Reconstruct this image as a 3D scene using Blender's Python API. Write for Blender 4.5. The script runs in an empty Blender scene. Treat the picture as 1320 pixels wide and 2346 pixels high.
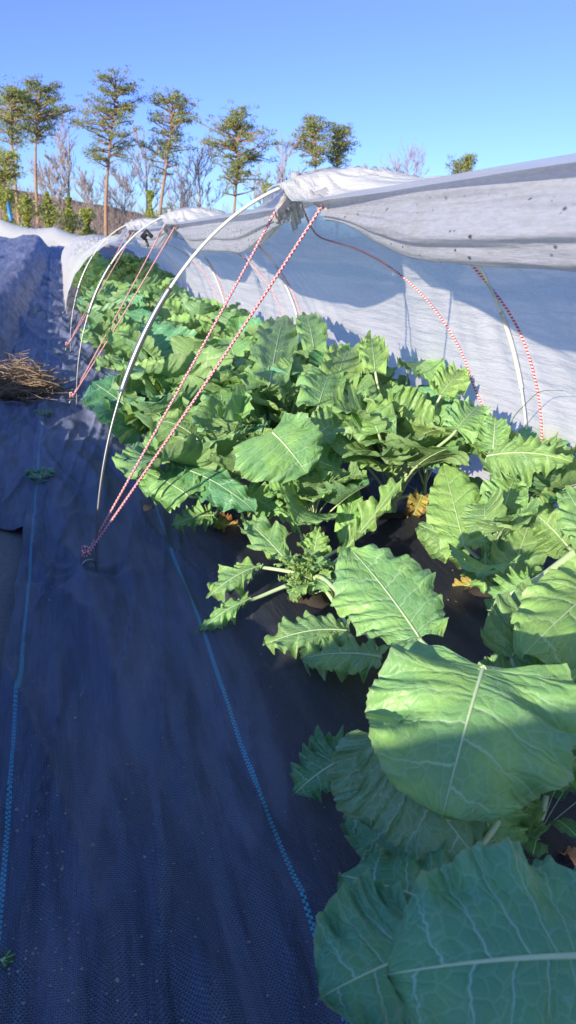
import bpy, math, random
import numpy as np
from mathutils import Vector, Matrix

# ------------------------------------------------------------------ camera, sky, sun, exposure
sc = bpy.context.scene
COL = sc.collection
F = 1726.9                                     # focal length in pixels of the 1320 x 2346 frame
CAM = np.array([0, 0, 0.95])
FW = np.array([0.27438, 0.90541, -0.32397])
RT = np.array([0.96014, -0.27664, 0.04004])
UP = np.array([0.05337, 0.32205, 0.94522])
cd = bpy.data.cameras.new('camera'); cam = bpy.data.objects.new('camera', cd); COL.objects.link(cam)
cam.matrix_world = Matrix(((RT[0], UP[0], -FW[0], CAM[0]), (RT[1], UP[1], -FW[1], CAM[1]),
                           (RT[2], UP[2], -FW[2], CAM[2]), (0, 0, 0, 1)))
cd.sensor_fit = 'VERTICAL'; cd.sensor_height = 36; cd.lens = 36 * F / 2346
cd.clip_start = 0.02; cd.clip_end = 2000
cd.dof.use_dof = True; cd.dof.focus_distance = 1.9; cd.dof.aperture_fstop = 8.0
sc.camera = cam

SUN_EL = math.radians(13.5)
SUN_AZ = math.atan2(-0.77, -0.64)             # direction towards the sun: from the left, a little behind
sun_dir = Vector((math.sin(SUN_AZ) * math.cos(SUN_EL), math.cos(SUN_AZ) * math.cos(SUN_EL), math.sin(SUN_EL)))
w = bpy.data.worlds.new('World'); sc.world = w; w.use_nodes = True
nt = w.node_tree; bg = nt.nodes['Background']
sky = nt.nodes.new('ShaderNodeTexSky'); sky.sky_type = 'NISHITA'; sky.sun_disc = False
sky.sun_elevation = SUN_EL; sky.sun_rotation = SUN_AZ; sky.altitude = 0
sky.air_density = 1.0; sky.dust_density = 0.3; sky.ozone_density = 3.0
hsv = nt.nodes.new('ShaderNodeHueSaturation'); hsv.inputs['Saturation'].default_value = 1.12; hsv.inputs['Hue'].default_value = .513; hsv.inputs['Value'].default_value = 1.15
sx = nt.nodes.new('ShaderNodeSeparateXYZ')
tc = nt.nodes.new('ShaderNodeTexCoord'); nt.links.new(tc.outputs['Generated'], sx.inputs[0])
tm = nt.nodes.new('ShaderNodeValToRGB'); nt.links.new(sx.outputs[2], tm.inputs[0]); el = tm.color_ramp.elements      # clear winter air: deeper blue low down
el[0].position = 0.; el[0].color = (.27, .38, .66, 1); el[1].position = .62; el[1].color = (1.0, .97, 1.0, 1)
e_ = tm.color_ramp.elements.new(.26); e_.color = (.46, .42, .78, 1)
mu = nt.nodes.new('ShaderNodeMix'); mu.data_type = 'RGBA'; mu.blend_type = 'MULTIPLY'; mu.inputs[0].default_value = 1
nt.links.new(sky.outputs[0], hsv.inputs['Color']); nt.links.new(hsv.outputs[0], mu.inputs[6]); nt.links.new(tm.outputs[0], mu.inputs[7]); nt.links.new(mu.outputs[2], bg.inputs['Color'])
bg.inputs['Strength'].default_value = 0.15
sl = bpy.data.lights.new('sun', 'SUN'); so = bpy.data.objects.new('sun', sl); COL.objects.link(so)
sl.energy = 3.2; sl.angle = math.radians(0.55); sl.color = (1.0, 0.88, 0.70)
so.rotation_euler = sun_dir.to_track_quat('Z', 'Y').to_euler()
sc.view_settings.view_transform = 'Standard'; sc.view_settings.look = 'None'
sc.view_settings.exposure = 1.32; sc.view_settings.gamma = 1; sc.view_settings.use_curve_mapping = False
sc.cycles.use_denoising = True
sc.cycles.max_bounces = 8; sc.cycles.transparent_max_bounces = 12

# ------------------------------------------------------------------ helpers
def ray(px, py): return FW + RT * (px - 660) / F - UP * (py - 1173) / F
def aZ(px, py, z):
    d = ray(px, py); return CAM + d * ((z - CAM[2]) / d[2])
def aY(px, py, y):
    d = ray(px, py); return CAM + d * (y / d[1])
def aX(px, py, x):
    d = ray(px, py); return CAM + d * (x / d[0])
def tz(y):                                      # the field rises gently beyond six metres
    y = np.asarray(y, float); a = np.clip((y - 6.2) / 2.0, 0, None)
    r = 0.038 * (np.sqrt((y - 8) ** 2 + 1.0) + (y - 8)) / 2 * 2 - .001
    return np.minimum(r, 0.86 + 0.0 * y)

def smooth(a, b, x):
    t = np.clip((np.asarray(x, float) - a) / (b - a), 0, 1); return t * t * (3 - 2 * t)

def link(name, verts, faces, mats, parent=None, smoothf=True, mi=None, uv=None, attrs=None):
    me = bpy.data.meshes.new(name)
    me.from_pydata([tuple(map(float, v)) for v in verts], [], [tuple(map(int, f)) for f in faces])
    for m in (mats if isinstance(mats, (list, tuple)) else [mats]): me.materials.append(m)
    if smoothf: me.polygons.foreach_set('use_smooth', [True] * len(me.polygons))
    if mi is not None: me.polygons.foreach_set('material_index', list(map(int, mi)))
    if uv is not None:
        l = me.uv_layers.new(name='UVMap'); idx = np.zeros(len(me.loops), int)
        me.loops.foreach_get('vertex_index', idx)
        l.data.foreach_set('uv', np.asarray(uv, float)[idx].ravel())
    if attrs:
        for k, a in attrs.items():
            at = me.attributes.new(k, 'FLOAT', 'POINT'); at.data.foreach_set('value', np.asarray(a, float))
    me.update()
    o = bpy.data.objects.new(name, me); COL.objects.link(o)
    if parent: o.parent = parent
    return o
def tag(o, label=None, cat=None, group=None, kind=None):
    if label: o['label'] = label
    if cat: o['category'] = cat
    if group: o['group'] = group
    if kind: o['kind'] = kind
    return o
def empty(name, loc=(0, 0, 0)):
    o = bpy.data.objects.new(name, None); COL.objects.link(o); o.location = tuple(map(float, loc)); o.empty_display_size = .05
    return o
def grid_faces(n, m, off=0, closed=False):
    f = []
    mm = m if closed else m - 1
    for i in range(n - 1):
        for j in range(mm):
            k = (j + 1) % m
            f.append((off + i * m + j, off + (i + 1) * m + j, off + (i + 1) * m + k, off + i * m + k))
    return f
class MB:
    """collects tubes, grids and loose faces for one mesh"""
    def __init__(s): s.v = []; s.f = []; s.uv = []; s.mi = []
    def tube(s, pts, rad, n=8, mi=0, cap=True):
        P = np.asarray(pts, float); m = len(P); R = np.broadcast_to(np.asarray(rad, float), (m,))
        T = np.gradient(P, axis=0); T /= np.linalg.norm(T, axis=1)[:, None] + 1e-12
        a = np.array([0, 0, 1.]) if abs(T[0][2]) < .9 else np.array([1., 0, 0])
        N = np.cross(T[0], a); N /= np.linalg.norm(N)
        L = 0; off = len(s.v); th = np.linspace(0, 2 * np.pi, n, endpoint=False)
        for i in range(m):
            N = N - T[i] * N.dot(T[i]); N /= np.linalg.norm(N) + 1e-12; B = np.cross(T[i], N)
            if i: L += np.linalg.norm(P[i] - P[i - 1])
            for k, t in enumerate(th):
                s.v.append(P[i] + R[i] * (np.cos(t) * N + np.sin(t) * B)); s.uv.append((L, k / n))
        fs = grid_faces(m, n, off, True); s.f += fs; s.mi += [mi] * len(fs)
        if cap:
            s.f.append(tuple(off + k for k in range(n))[::-1]); s.f.append(tuple(off + (m - 1) * n + k for k in range(n))); s.mi += [mi] * 2
    def face(s, pts, mi=0):
        off = len(s.v); s.v += [np.asarray(p, float) for p in pts]; s.uv += [(0, 0)] * len(pts)
        s.f.append(tuple(range(off, off + len(pts)))); s.mi.append(mi)
    def build(s, name, mats, parent=None, smoothf=True):
        return link(name, s.v, s.f, mats, parent, smoothf, s.mi, s.uv)
def bez(p0, p1, p2, p3, n):
    t = np.linspace(0, 1, n)[:, None]; p0, p1, p2, p3 = map(lambda p: np.asarray(p, float), (p0, p1, p2, p3))
    return (1 - t) ** 3 * p0 + 3 * t * (1 - t) ** 2 * p1 + 3 * t * t * (1 - t) * p2 + t ** 3 * p3
def catmull(P, n=10):
    P = np.asarray(P, float); Q = np.vstack([2 * P[0] - P[1], P, 2 * P[-1] - P[-2]]); out = []
    for i in range(1, len(Q) - 2):
        for t in np.linspace(0, 1, n, endpoint=False):
            a, b, c, d = Q[i - 1], Q[i], Q[i + 1], Q[i + 2]
            out.append(.5 * (2 * b + (c - a) * t + (2 * a - 5 * b + 4 * c - d) * t * t + (3 * b - a - 3 * c + d) * t ** 3))
    out.append(Q[-2]); return np.array(out)
def vnoise(x, y, seed=0):
    x = np.asarray(x, float); y = np.asarray(y, float)
    xi = np.floor(x).astype(int); yi = np.floor(y).astype(int); fx = x - xi; fy = y - yi
    fx = fx * fx * (3 - 2 * fx); fy = fy * fy * (3 - 2 * fy)
    def h(a, b):
        n = (a * 374761393 + b * 668265263 + seed * 974711) & 0x7fffffff
        n = ((n ^ (n >> 13)) * 1274126177) & 0x7fffffff
        return ((n ^ (n >> 16)) & 0xffff) / 65535.0 * 2 - 1
    return (h(xi, yi) * (1 - fx) + h(xi + 1, yi) * fx) * (1 - fy) + (h(xi, yi + 1) * (1 - fx) + h(xi + 1, yi + 1) * fx) * fy

# ------------------------------------------------------------------ materials
class NT:
    def __init__(s, name):
        s.m = bpy.data.materials.new(name); s.m.use_nodes = True; s.t = s.m.node_tree
        s.b = s.t.nodes['Principled BSDF']; s.out = s.t.nodes['Material Output']
    def n(s, ty, **k):
        o = s.t.nodes.new(ty)
        for a, v in k.items(): setattr(o, a, v)
        return o
    def put(s, sock, v):
        if isinstance(v, bpy.types.NodeSocket): s.t.links.new(v, sock)
        elif v is not None: sock.default_value = v
    def math(s, op, a, b=None, c=None, clamp=False):
        o = s.n('ShaderNodeMath', operation=op, use_clamp=clamp)
        for i, v in enumerate((a, b, c)): s.put(o.inputs[i], v)
        return o.outputs[0]
    def mix(s, f, a, b, ty='MIX'):
        o = s.n('ShaderNodeMix', data_type='RGBA', blend_type=ty)
        s.put(o.inputs[0], f); s.put(o.inputs[6], a if isinstance(a, bpy.types.NodeSocket) else (*a, 1) if len(a) == 3 else a)
        s.put(o.inputs[7], b if isinstance(b, bpy.types.NodeSocket) else (*b, 1) if len(b) == 3 else b)
        return o.outputs[2]
    def noise(s, vec, scale, detail=3, rough=.55, dist=0):
        o = s.n('ShaderNodeTexNoise'); s.put(o.inputs['Vector'], vec); o.inputs['Scale'].default_value = scale
        o.inputs['Detail'].default_value = detail; o.inputs['Roughness'].default_value = rough; o.inputs['Distortion'].default_value = dist
        return o.outputs[0]
    def ss(s, v, a, b, lo=0., hi=1.):
        o = s.n('ShaderNodeMapRange', interpolation_type='SMOOTHSTEP'); s.put(o.inputs[0], v)
        for i, x in enumerate((a, b, lo, hi)): s.put(o.inputs[i + 1], x)
        return o.outputs[0]
    def bump(s, h, st=.3, dist=.002, prev=None):
        o = s.n('ShaderNodeBump'); o.inputs['Strength'].default_value = st; o.inputs['Distance'].default_value = dist
        s.put(o.inputs['Height'], h)
        if prev is not None: s.put(o.inputs['Normal'], prev)
        return o.outputs[0]
    def xyz(s, v):
        o = s.n('ShaderNodeSeparateXYZ'); s.put(o.inputs[0], v); return o.outputs
    def comb(s, x, y, z=0.):
        o = s.n('ShaderNodeCombineXYZ'); s.put(o.inputs[0], x); s.put(o.inputs[1], y); s.put(o.inputs[2], z); return o.outputs[0]
    def coord(s, k='Object'): return s.n('ShaderNodeTexCoord').outputs[k]

def simple(name, col, rough=.6, metal=0., nscale=30, namp=.25, spec=.5, bump=0.):
    M = NT(name); c = M.coord()
    n = M.noise(c, nscale, 4)
    M.put(M.b.inputs['Base Color'], M.mix(n, tuple(x * (1 - namp) for x in col), tuple(min(1, x * (1 + namp)) for x in col)))
    M.b.inputs['Roughness'].default_value = rough; M.b.inputs['Metallic'].default_value = metal
    M.b.inputs['Specular IOR Level'].default_value = spec
    if bump: M.put(M.b.inputs['Normal'], M.bump(n, .5, bump))
    return M.m

def leaf_material(name, top, top2, under, vein, yellow=0., rough=.42, net=.26, trans=.28):
    M = NT(name)
    uvn = M.n('ShaderNodeUVMap'); uv = M.xyz(uvn.outputs[0]); t, v = uv[0], uv[1]
    vd = M.n('ShaderNodeAttribute', attribute_name='vd').outputs['Fac']
    co = M.coord(); oi = M.n('ShaderNodeObjectInfo').outputs['Random']
    wob = M.math('MULTIPLY', M.math('SUBTRACT', M.noise(M.comb(t, v, oi), 5.0, 2), .5), .16)
    av = M.math('ABSOLUTE', v)
    side = M.math('MULTIPLY', M.math('GREATER_THAN', v, 0.), .43)
    ph = M.math('ADD', M.math('ADD', M.math('MULTIPLY', M.math('POWER', t, .85), 6.0), side), M.math('MULTIPLY', wob, 2.2))
    fr = M.math('ABSOLUTE', M.math('SUBTRACT', M.math('FRACT', ph), .5))
    wv = M.math('MULTIPLY_ADD', av, -.036, .056)
    fk = M.math('MULTIPLY', M.math('MAXIMUM', M.math('SUBTRACT', av, .38), 0.), .75)
    ph0 = M.math('SUBTRACT', M.math('FRACT', ph), .5)
    fr2 = M.math('ABSOLUTE', M.math('SUBTRACT', ph0, fk)); fr3 = M.math('ABSOLUTE', M.math('ADD', ph0, M.math('MULTIPLY', M.math('MAXIMUM', M.math('SUBTRACT', av, .58), 0.), .8)))
    frk = M.math('MINIMUM', fr, M.math('ADD', M.math('MINIMUM', fr2, fr3), .012))
    main = M.ss(frk, 0.0, wv, 1., 0.)
    main = M.math('MULTIPLY', main, M.math('MULTIPLY_ADD', av, -.35, 1.))
    mid = M.ss(vd, .0008, .0028, 1., 0.)
    vo = M.n('ShaderNodeTexVoronoi', feature='DISTANCE_TO_EDGE'); M.put(vo.inputs['Vector'], M.comb(M.math('MULTIPLY', ph, 2.2), M.math('MULTIPLY', v, 5.0), oi)); vo.inputs['Scale'].default_value = 1.0
    cell = vo.outputs['Distance']; sec = M.ss(cell, .0, .07, net, 0.)
    vo2 = M.n('ShaderNodeTexVoronoi', feature='DISTANCE_TO_EDGE'); M.put(vo2.inputs['Vector'], M.comb(M.math('MULTIPLY', ph, 7.), M.math('MULTIPLY', v, 20.), oi)); vo2.inputs['Scale'].default_value = 1.0
    fine = M.ss(vo2.outputs['Distance'], .0, .1, net * .22, 0.)
    veins = M.math('MAXIMUM', M.math('MAXIMUM', main, mid), M.math('MAXIMUM', sec, fine), clamp=True)
    nb = M.noise(co, 14, 4); base = M.mix(M.ss(nb, .35, .7), top, top2)
    hv = M.n('ShaderNodeHueSaturation'); M.put(hv.inputs['Color'], base)
    M.put(hv.inputs['Hue'], M.math('MULTIPLY_ADD', oi, .022, .487)); M.put(hv.inputs['Value'], M.math('MULTIPLY_ADD', oi, .35, .95)); hv.inputs['Saturation'].default_value = 1.0
    und = M.mix(M.noise(co, 60, 2), under, tuple(x * .85 for x in under))
    bf = M.n('ShaderNodeNewGeometry').outputs['Backfacing']
    col = M.mix(bf, hv.outputs[0], und)
    col = M.mix(M.math('MULTIPLY', veins, .82), col, vein)
    edge = M.ss(av, .93, 1.0)
    col = M.mix(M.math('MULTIPLY', edge, .35), col, (.30, .36, .18))
    if yellow:
        yn = M.math('ADD', M.noise(co, 22, 4), M.math('MULTIPLY', av, .25))
        col = M.mix(M.ss(yn, .45, .62, 0., yellow), col, (.50, .40, .12)); col = M.mix(M.ss(yn, .66, .78, 0., yellow), col, (.30, .15, .06))
    M.put(M.b.inputs['Base Color'], col)
    M.b.inputs['Roughness'].default_value = rough; M.b.inputs['Specular IOR Level'].default_value = .42
    puck = M.ss(cell, 0., .28)
    h = M.math('ADD', M.math('MULTIPLY', puck, .5), M.math('MULTIPLY', M.ss(frk, 0., .16), .8))
    h = M.math('ADD', h, M.math('MULTIPLY', M.ss(vo2.outputs['Distance'], 0., .25), .12))
    nrm = M.bump(h, .6, .003)
    M.put(M.b.inputs['Normal'], nrm)
    tr = M.n('ShaderNodeBsdfTranslucent'); M.put(tr.inputs['Color'], M.mix(.45, col, (.34, .52, .06))); M.put(tr.inputs['Normal'], nrm)
    mx = M.n('ShaderNodeMixShader'); mx.inputs[0].default_value = trans
    M.put(mx.inputs[1], M.b.outputs[0]); M.put(mx.inputs[2], tr.outputs[0]); M.put(M.out.inputs['Surface'], mx.outputs[0])
    return M.m
KALE = leaf_material('kale_leaf', (.160, .335, .120), (.245, .44, .115), (.26, .43, .17), (.50, .66, .36))
KALE_LIME = leaf_material('kale_leaf_lime', (.22, .42, .11), (.29, .49, .13), (.33, .50, .17), (.58, .74, .34))
KALE_BLUE = leaf_material('kale_leaf_blue', (.095, .290, .140), (.130, .340, .125), (.20, .38, .17), (.44, .66, .46))
KALE_YELLOW = leaf_material('kale_leaf_yellow', (.30, .34, .05), (.52, .46, .04), (.45, .42, .12), (.60, .55, .25), yellow=1.)
WEED = leaf_material('weed_leaf', (.07, .20, .06), (.09, .24, .06), (.14, .26, .10), (.2, .36, .12), net=.2)
STALK = simple('kale_stalk', (.30, .44, .17), .45, nscale=40, namp=.2)
MIDRIB = simple('kale_midrib', (.42, .55, .29), .45, nscale=60, namp=.12)
STEEL = simple('galvanised_steel', (.30, .31, .31), .42, .85, nscale=80, namp=.12)
ROD = simple('white_fibreglass', (.66, .66, .56), .4, nscale=50, namp=.08)
BLACK = simple('black_plastic', (.02, .02, .022), .4)
STRAW = simple('straw', (.30, .215, .13), .8, nscale=25, namp=.5)
SOILM = simple('soil', (.055, .043, .034), .95, nscale=40, namp=.5, bump=.004)
BARK = simple('pine_bark', (.30, .185, .115), .9, nscale=3, namp=.35)
BARE = simple('bare_bark', (.33, .27, .24), .9, nscale=2, namp=.25)
DRY = simple('dry_leaf', (.55, .27, .12), .8, nscale=30, namp=.35)
BLUEP = simple('blue_plastic', (.05, .22, .5), .4)

def rope_material():
    M = NT('red_white_rope'); uv = M.xyz(M.n('ShaderNodeUVMap').outputs[0])
    ph = M.math('FRACT', M.math('ADD', M.math('DIVIDE', uv[0], .0115), M.math('MULTIPLY', uv[1], 1.)))
    k = M.ss(M.math('ABSOLUTE', M.math('SUBTRACT', ph, .5)), .22, .27)
    M.put(M.b.inputs['Base Color'], M.mix(k, (.52, .02, .045), (.66, .58, .57)))
    tw = M.math('SINE', M.math('MULTIPLY', M.math('ADD', M.math('DIVIDE', uv[0], .0058), M.math('MULTIPLY', uv[1], 2.)), 6.283))
    M.put(M.b.inputs['Normal'], M.bump(tw, .6, .0008)); M.b.inputs['Roughness'].default_value = .65
    return M.m
ROPE = rope_material()

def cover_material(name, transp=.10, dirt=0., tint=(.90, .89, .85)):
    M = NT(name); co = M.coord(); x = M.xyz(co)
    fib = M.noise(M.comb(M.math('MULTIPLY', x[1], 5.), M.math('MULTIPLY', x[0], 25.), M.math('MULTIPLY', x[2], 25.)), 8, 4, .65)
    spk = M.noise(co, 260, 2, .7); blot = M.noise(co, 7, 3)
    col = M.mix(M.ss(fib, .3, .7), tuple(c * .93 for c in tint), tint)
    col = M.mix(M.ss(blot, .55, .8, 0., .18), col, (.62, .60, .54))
    if dirt:
        vo = M.n('ShaderNodeTexVoronoi'); M.put(vo.inputs['Vector'], M.comb(M.math('MULTIPLY', x[1], .6), x[0], x[2])); vo.inputs['Scale'].default_value = 62
        sep = M.xyz(vo.outputs['Color'])
        d1 = M.math('MULTIPLY', M.ss(vo.outputs['Distance'], M.math('MULTIPLY', sep[1], .12), M.math('MULTIPLY_ADD', sep[1], .26, .04), 1., 0.), M.math('GREATER_THAN', sep[0], .25))
        low = M.ss(x[2], 1.02, 1.075, 1., 0.)
        spots = M.math('MULTIPLY', d1, low)
        col = M.mix(M.math('MULTIPLY', M.ss(M.noise(co, 18, 4), .45, .75), M.math('MULTIPLY', low, .28)), col, (.42, .38, .27))
        col = M.mix(spots, col, (.05, .04, .03))
    M.put(M.b.inputs['Base Color'], col); M.b.inputs['Roughness'].default_value = .6; M.b.inputs['Specular IOR Level'].default_value = .35
    M.put(M.b.inputs['Normal'], M.bump(M.math('ADD', M.math('MULTIPLY', fib, .7), M.math('MULTIPLY', spk, .35)), .5, .004, M.bump(M.noise(M.comb(M.math('MULTIPLY', x[1], 1.6), M.math('MULTIPLY', x[0], 16.), M.math('MULTIPLY', x[2], 16.)), 2.2, 4, .6), .5, .02)))
    tr = M.n('ShaderNodeBsdfTranslucent'); M.put(tr.inputs['Color'], col)
    m1 = M.n('ShaderNodeMixShader'); m1.inputs[0].default_value = .50; M.put(m1.inputs[1], M.b.outputs[0]); M.put(m1.inputs[2], tr.outputs[0])
    tp = M.n('ShaderNodeBsdfTransparent')
    m2 = M.n('ShaderNodeMixShader'); M.put(m2.inputs[0], M.ss(fib, .25, .75, transp * 1.3, transp * .7)); M.put(m2.inputs[1], m1.outputs[0]); M.put(m2.inputs[2], tp.outputs[0])
    M.put(M.out.inputs['Surface'], m2.outputs[0])
    return M.m
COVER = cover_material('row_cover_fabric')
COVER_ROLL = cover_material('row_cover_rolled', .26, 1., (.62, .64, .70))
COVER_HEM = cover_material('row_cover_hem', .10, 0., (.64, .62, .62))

def fabric_material(name, base=(.016, .026, .060), lines=(), dust=.26, sheen=.42):
    M = NT(name); co = M.coord(); x = M.xyz(co)
    wx = M.math('ADD', x[0], M.math('MULTIPLY', M.math('SUBTRACT', M.noise(M.comb(0., x[1], 0.), 1.3, 2), .5), .02))
    px, py = .0030, .0042                         # flat tapes, plain weave
    a = M.math('FRACT', M.math('DIVIDE', wx, px)); b = M.math('FRACT', M.math('DIVIDE', x[1], py))
    ia = M.math('FLOOR', M.math('DIVIDE', wx, px)); ib = M.math('FLOOR', M.math('DIVIDE', x[1], py))
    par = M.math('FLOORED_MODULO', M.math('ADD', ia, ib), 2.)
    ha = M.math('SINE', M.math('MULTIPLY', a, 3.1416)); hb = M.math('SINE', M.math('MULTIPLY', b, 3.1416))
    h = M.math('MULTIPLY_ADD', par, .6, M.math('MULTIPLY', M.math('MULTIPLY', ha, hb), .6))
    n1 = M.noise(co, 3.2, 4); n2 = M.noise(co, 55, 5, .7); n3 = M.noise(co, 420, 2)
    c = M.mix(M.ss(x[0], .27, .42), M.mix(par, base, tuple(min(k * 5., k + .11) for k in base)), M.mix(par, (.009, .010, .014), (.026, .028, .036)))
    c = M.mix(M.math('MULTIPLY', M.ss(n1, .4, .75), M.math('MULTIPLY', M.ss(n2, .4, .7), M.ss(x[0], .25, .5, dust, dust * .4))), c, (.15, .15, .19))
    c = M.mix(M.math('MULTIPLY', M.math('MULTIPLY', M.ss(x[1], 1.6, 5.5), M.ss(x[0], .5, .25)), .75), c, (.24, .26, .35))  # paler with distance: grazing sky sheen put into the path colour
    stk = M.ss(M.noise(M.comb(M.math('MULTIPLY', x[0], 22.), M.math('MULTIPLY', x[1], 2.6), 0.), 1., 5, .65, .8), .38, .62)
    c = M.mix(M.math('MULTIPLY', stk, .72), c, (.003, .004, .012))  # dark lengthwise streaks: crease shading painted into the colour
    st2 = M.ss(M.noise(M.comb(M.math('MULTIPLY', x[0], 11.), M.math('MULTIPLY', x[1], 1.5), 3.), 1., 4, .6, 1.2), .46, .66)
    c = M.mix(M.math('MULTIPLY', M.math('MULTIPLY', st2, .6), M.ss(x[0], .5, .3)), c, (.105, .115, .16))  # pale streaks: light on the wrinkles painted into the colour
    for x0, wl in lines:
        u = M.math('SUBTRACT', wx, x0)
        col2 = M.math('FLOOR', M.math('DIVIDE', u, wl))                 # 0 or 1 inside the doubled line
        ins = M.math('MULTIPLY', M.math('GREATER_THAN', col2, -.5), M.math('LESS_THAN', col2, 1.5))
        dash = M.math('LESS_THAN', M.math('FRACT', M.math('ADD', M.math('DIVIDE', x[1], .0105), M.math('MULTIPLY', col2, .5))), .55)
        c = M.mix(M.math('MULTIPLY', M.math('MULTIPLY', ins, dash), .95), c, (.05, .46, .58))
    M.put(M.b.inputs['Base Color'], c); M.put(M.b.inputs['Roughness'], M.math('MULTIPLY_ADD', n2, .25, .28)); M.b.inputs['Specular IOR Level'].default_value = .55
    M.put(M.b.inputs['Sheen Weight'], M.ss(x[0], .25, .55, sheen, .05)); M.b.inputs['Sheen Tint'].default_value = (.56, .66, 1., 1); M.b.inputs['Sheen Roughness'].default_value = .32
    M.put(M.b.inputs['Normal'], M.bump(n3, .15, .001, M.bump(h, 1., .003, M.bump(M.noise(M.comb(M.math('MULTIPLY', x[0], 26.), M.math('MULTIPLY', x[1], 3.2), 0.), 1., 4, .6, .6), .8, .016))))
    return M.m
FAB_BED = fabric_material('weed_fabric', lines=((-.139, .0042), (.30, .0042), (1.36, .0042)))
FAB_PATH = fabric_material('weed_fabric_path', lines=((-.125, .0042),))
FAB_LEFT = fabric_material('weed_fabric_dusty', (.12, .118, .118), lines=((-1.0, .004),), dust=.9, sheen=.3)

def ground_material():
    M = NT('farm_ground'); co = M.coord(); x = M.xyz(co)
    far = M.ss(x[1], 14., 30.)
    near = M.mix(M.noise(co, 90, 5, .7), (.07, .065, .058), (.26, .25, .235))
    g = M.mix(M.ss(M.noise(co, .35, 5, .6), .4, .6), (.36, .27, .13), (.13, .17, .05))
    M.put(M.b.inputs['Base Color'], M.mix(far, near, g)); M.b.inputs['Roughness'].default_value = .95
    M.put(M.b.inputs['Normal'], M.bump(M.noise(co, 120, 4, .7), .8, .006)); return M.m
def hill_material():
    M = NT('winter_hill'); co = M.coord()
    c = M.mix(M.ss(M.noise(co, .9, 6, .75), .35, .65), (.15, .09, .055), (.30, .20, .12))
    c = M.mix(M.ss(M.noise(co, .18, 3), .55, .7, 0., .7), c, (.06, .09, .03))
    M.put(M.b.inputs['Base Color'], c); M.b.inputs['Roughness'].default_value = 1.
    M.put(M.b.inputs['Normal'], M.bump(M.noise(co, 1.6, 6, .8), 1., .8)); return M.m
def needle_material(name, c1, c2):
    M = NT(name); co = M.coord()
    c = M.mix(M.noise(co, .7, 3), c1, c2); M.put(M.b.inputs['Base Color'], c); M.b.inputs['Roughness'].default_value = .6
    tr = M.n('ShaderNodeBsdfTranslucent'); M.put(tr.inputs['Color'], c)
    mx = M.n('ShaderNodeMixShader'); mx.inputs[0].default_value = .25; M.put(mx.inputs[1], M.b.outputs[0]); M.put(mx.inputs[2], tr.outputs[0]); M.put(M.out.inputs['Surface'], mx.outputs[0])
    return M.m
NEEDLE = needle_material("pine_needles", (.15, .20, .060), (.30, .33, .09))
NEEDLE_Y = needle_material("young_pine_needles", (.26, .31, .06), (.42, .44, .12))

# ------------------------------------------------------------------ ground, hill
def sheet(name, x0, x1, y0, y1, nx, ny, zf, mat, parent=None):
    X, Y = np.meshgrid(np.linspace(x0, x1, nx) if not callable(x0) else None, np.linspace(y0, y1, ny)) if not callable(x0) else (None, None)
    Z = zf(X, Y)
    return link(name, np.stack([X, Y, Z], -1).reshape(-1, 3), [(a, d, c, b) for a, b, c, d in grid_faces(ny, nx)], mat, parent)
ys = np.concatenate([np.linspace(-20, 0, 6), np.linspace(1, 30, 59), np.linspace(40, 900, 20)])
xs = np.concatenate([np.linspace(-600, -12, 12), np.linspace(-10, 10, 41), np.linspace(12, 900, 16)])
GX, GY = np.meshgrid(xs, ys)
GZ = tz(GY) - .03 + .006 * vnoise(GX * 3, GY * 3, 4) - np.clip(GY - 30, 0, 60) * .004
o = link('ground', np.stack([GX, GY, GZ], -1).reshape(-1, 3), [(a, d, c, b) for a, b, c, d in grid_faces(len(ys), len(xs))], ground_material())
tag(o, 'grey gravelly soil with a tan and green winter field beyond', 'ground', kind='structure')
hx = np.linspace(-70, 150, 160); hy = np.linspace(0, 1, 12)
HX, HV = np.meshgrid(hx, hy); HY = 78 + 30 * HV
crest = np.interp(hx, [-70, -20, -5, 0, 6, 11, 20, 45, 150], [8.5, 7.2, 6.1, 5.5, 4.9, 3.9, 3.2, 2.6, 2.0])
HZ = .7 + (crest[None, :] + .25 * vnoise(HX * .9, HV * 5, 3) + .2 * vnoise(HX * 2.3, HV * 5, 8)) * np.sin(np.clip(HV * 1.6, 0, 1) * np.pi / 2) - .3
o = link('hill', np.stack([HX, HY, HZ], -1).reshape(-1, 3), [(a, d, c, b) for a, b, c, d in grid_faces(12, 160)], hill_material())
tag(o, 'low brown wooded hill behind the tree line', 'hill', kind='structure')

# ------------------------------------------------------------------ weed fabric
def wrinkle(X, Y):
    z = .014 * vnoise(X * 5, Y * 1.6, 1) + .017 * vnoise(X * 14 + Y * 2.5, Y * 1.9, 41) * smooth(.55, .25, X) + .006 * vnoise(X * 13 + Y * 2, Y * 2.4, 2) + .0025 * vnoise(X * 36 + Y * 5, Y * 6, 5)
    z += (.027 * (1 - np.abs(vnoise(X * 7 + Y * 1.5 + 40, Y * .9, 51))) ** 6 + .017 * (1 - np.abs(vnoise(X * 15 - Y * 2, Y * 1.7, 52))) ** 6) * smooth(.6, .25, X)
    z += .004 * np.sin(X * 46 + 3 * vnoise(X * 3, Y * 1.2, 7) + Y * 3) * smooth(-.3, .4, vnoise(X * 4, Y * .9, 9))
    for (ax, ay, k) in ((.02, 2.16, 1.), (0, 4.74, 1.), (.02, 7.2, .8)):           # puckers round the anchors
        dx, dy = X - ax, Y - ay; r = np.sqrt(dx * dx + dy * dy) + 1e-4; th = np.arctan2(dy, dx)
        z += k * .007 * np.cos(th * 7 + 1) * np.exp(-((r - .09) / .09) ** 2) - k * .014 * np.exp(-(r / .04) ** 2)
    return z
def bed_z(X, Y):
    return .012 + .045 * smooth(.30, .52, X) * smooth(1.72, 1.5, X) + wrinkle(X, Y) + tz(Y)
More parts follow.
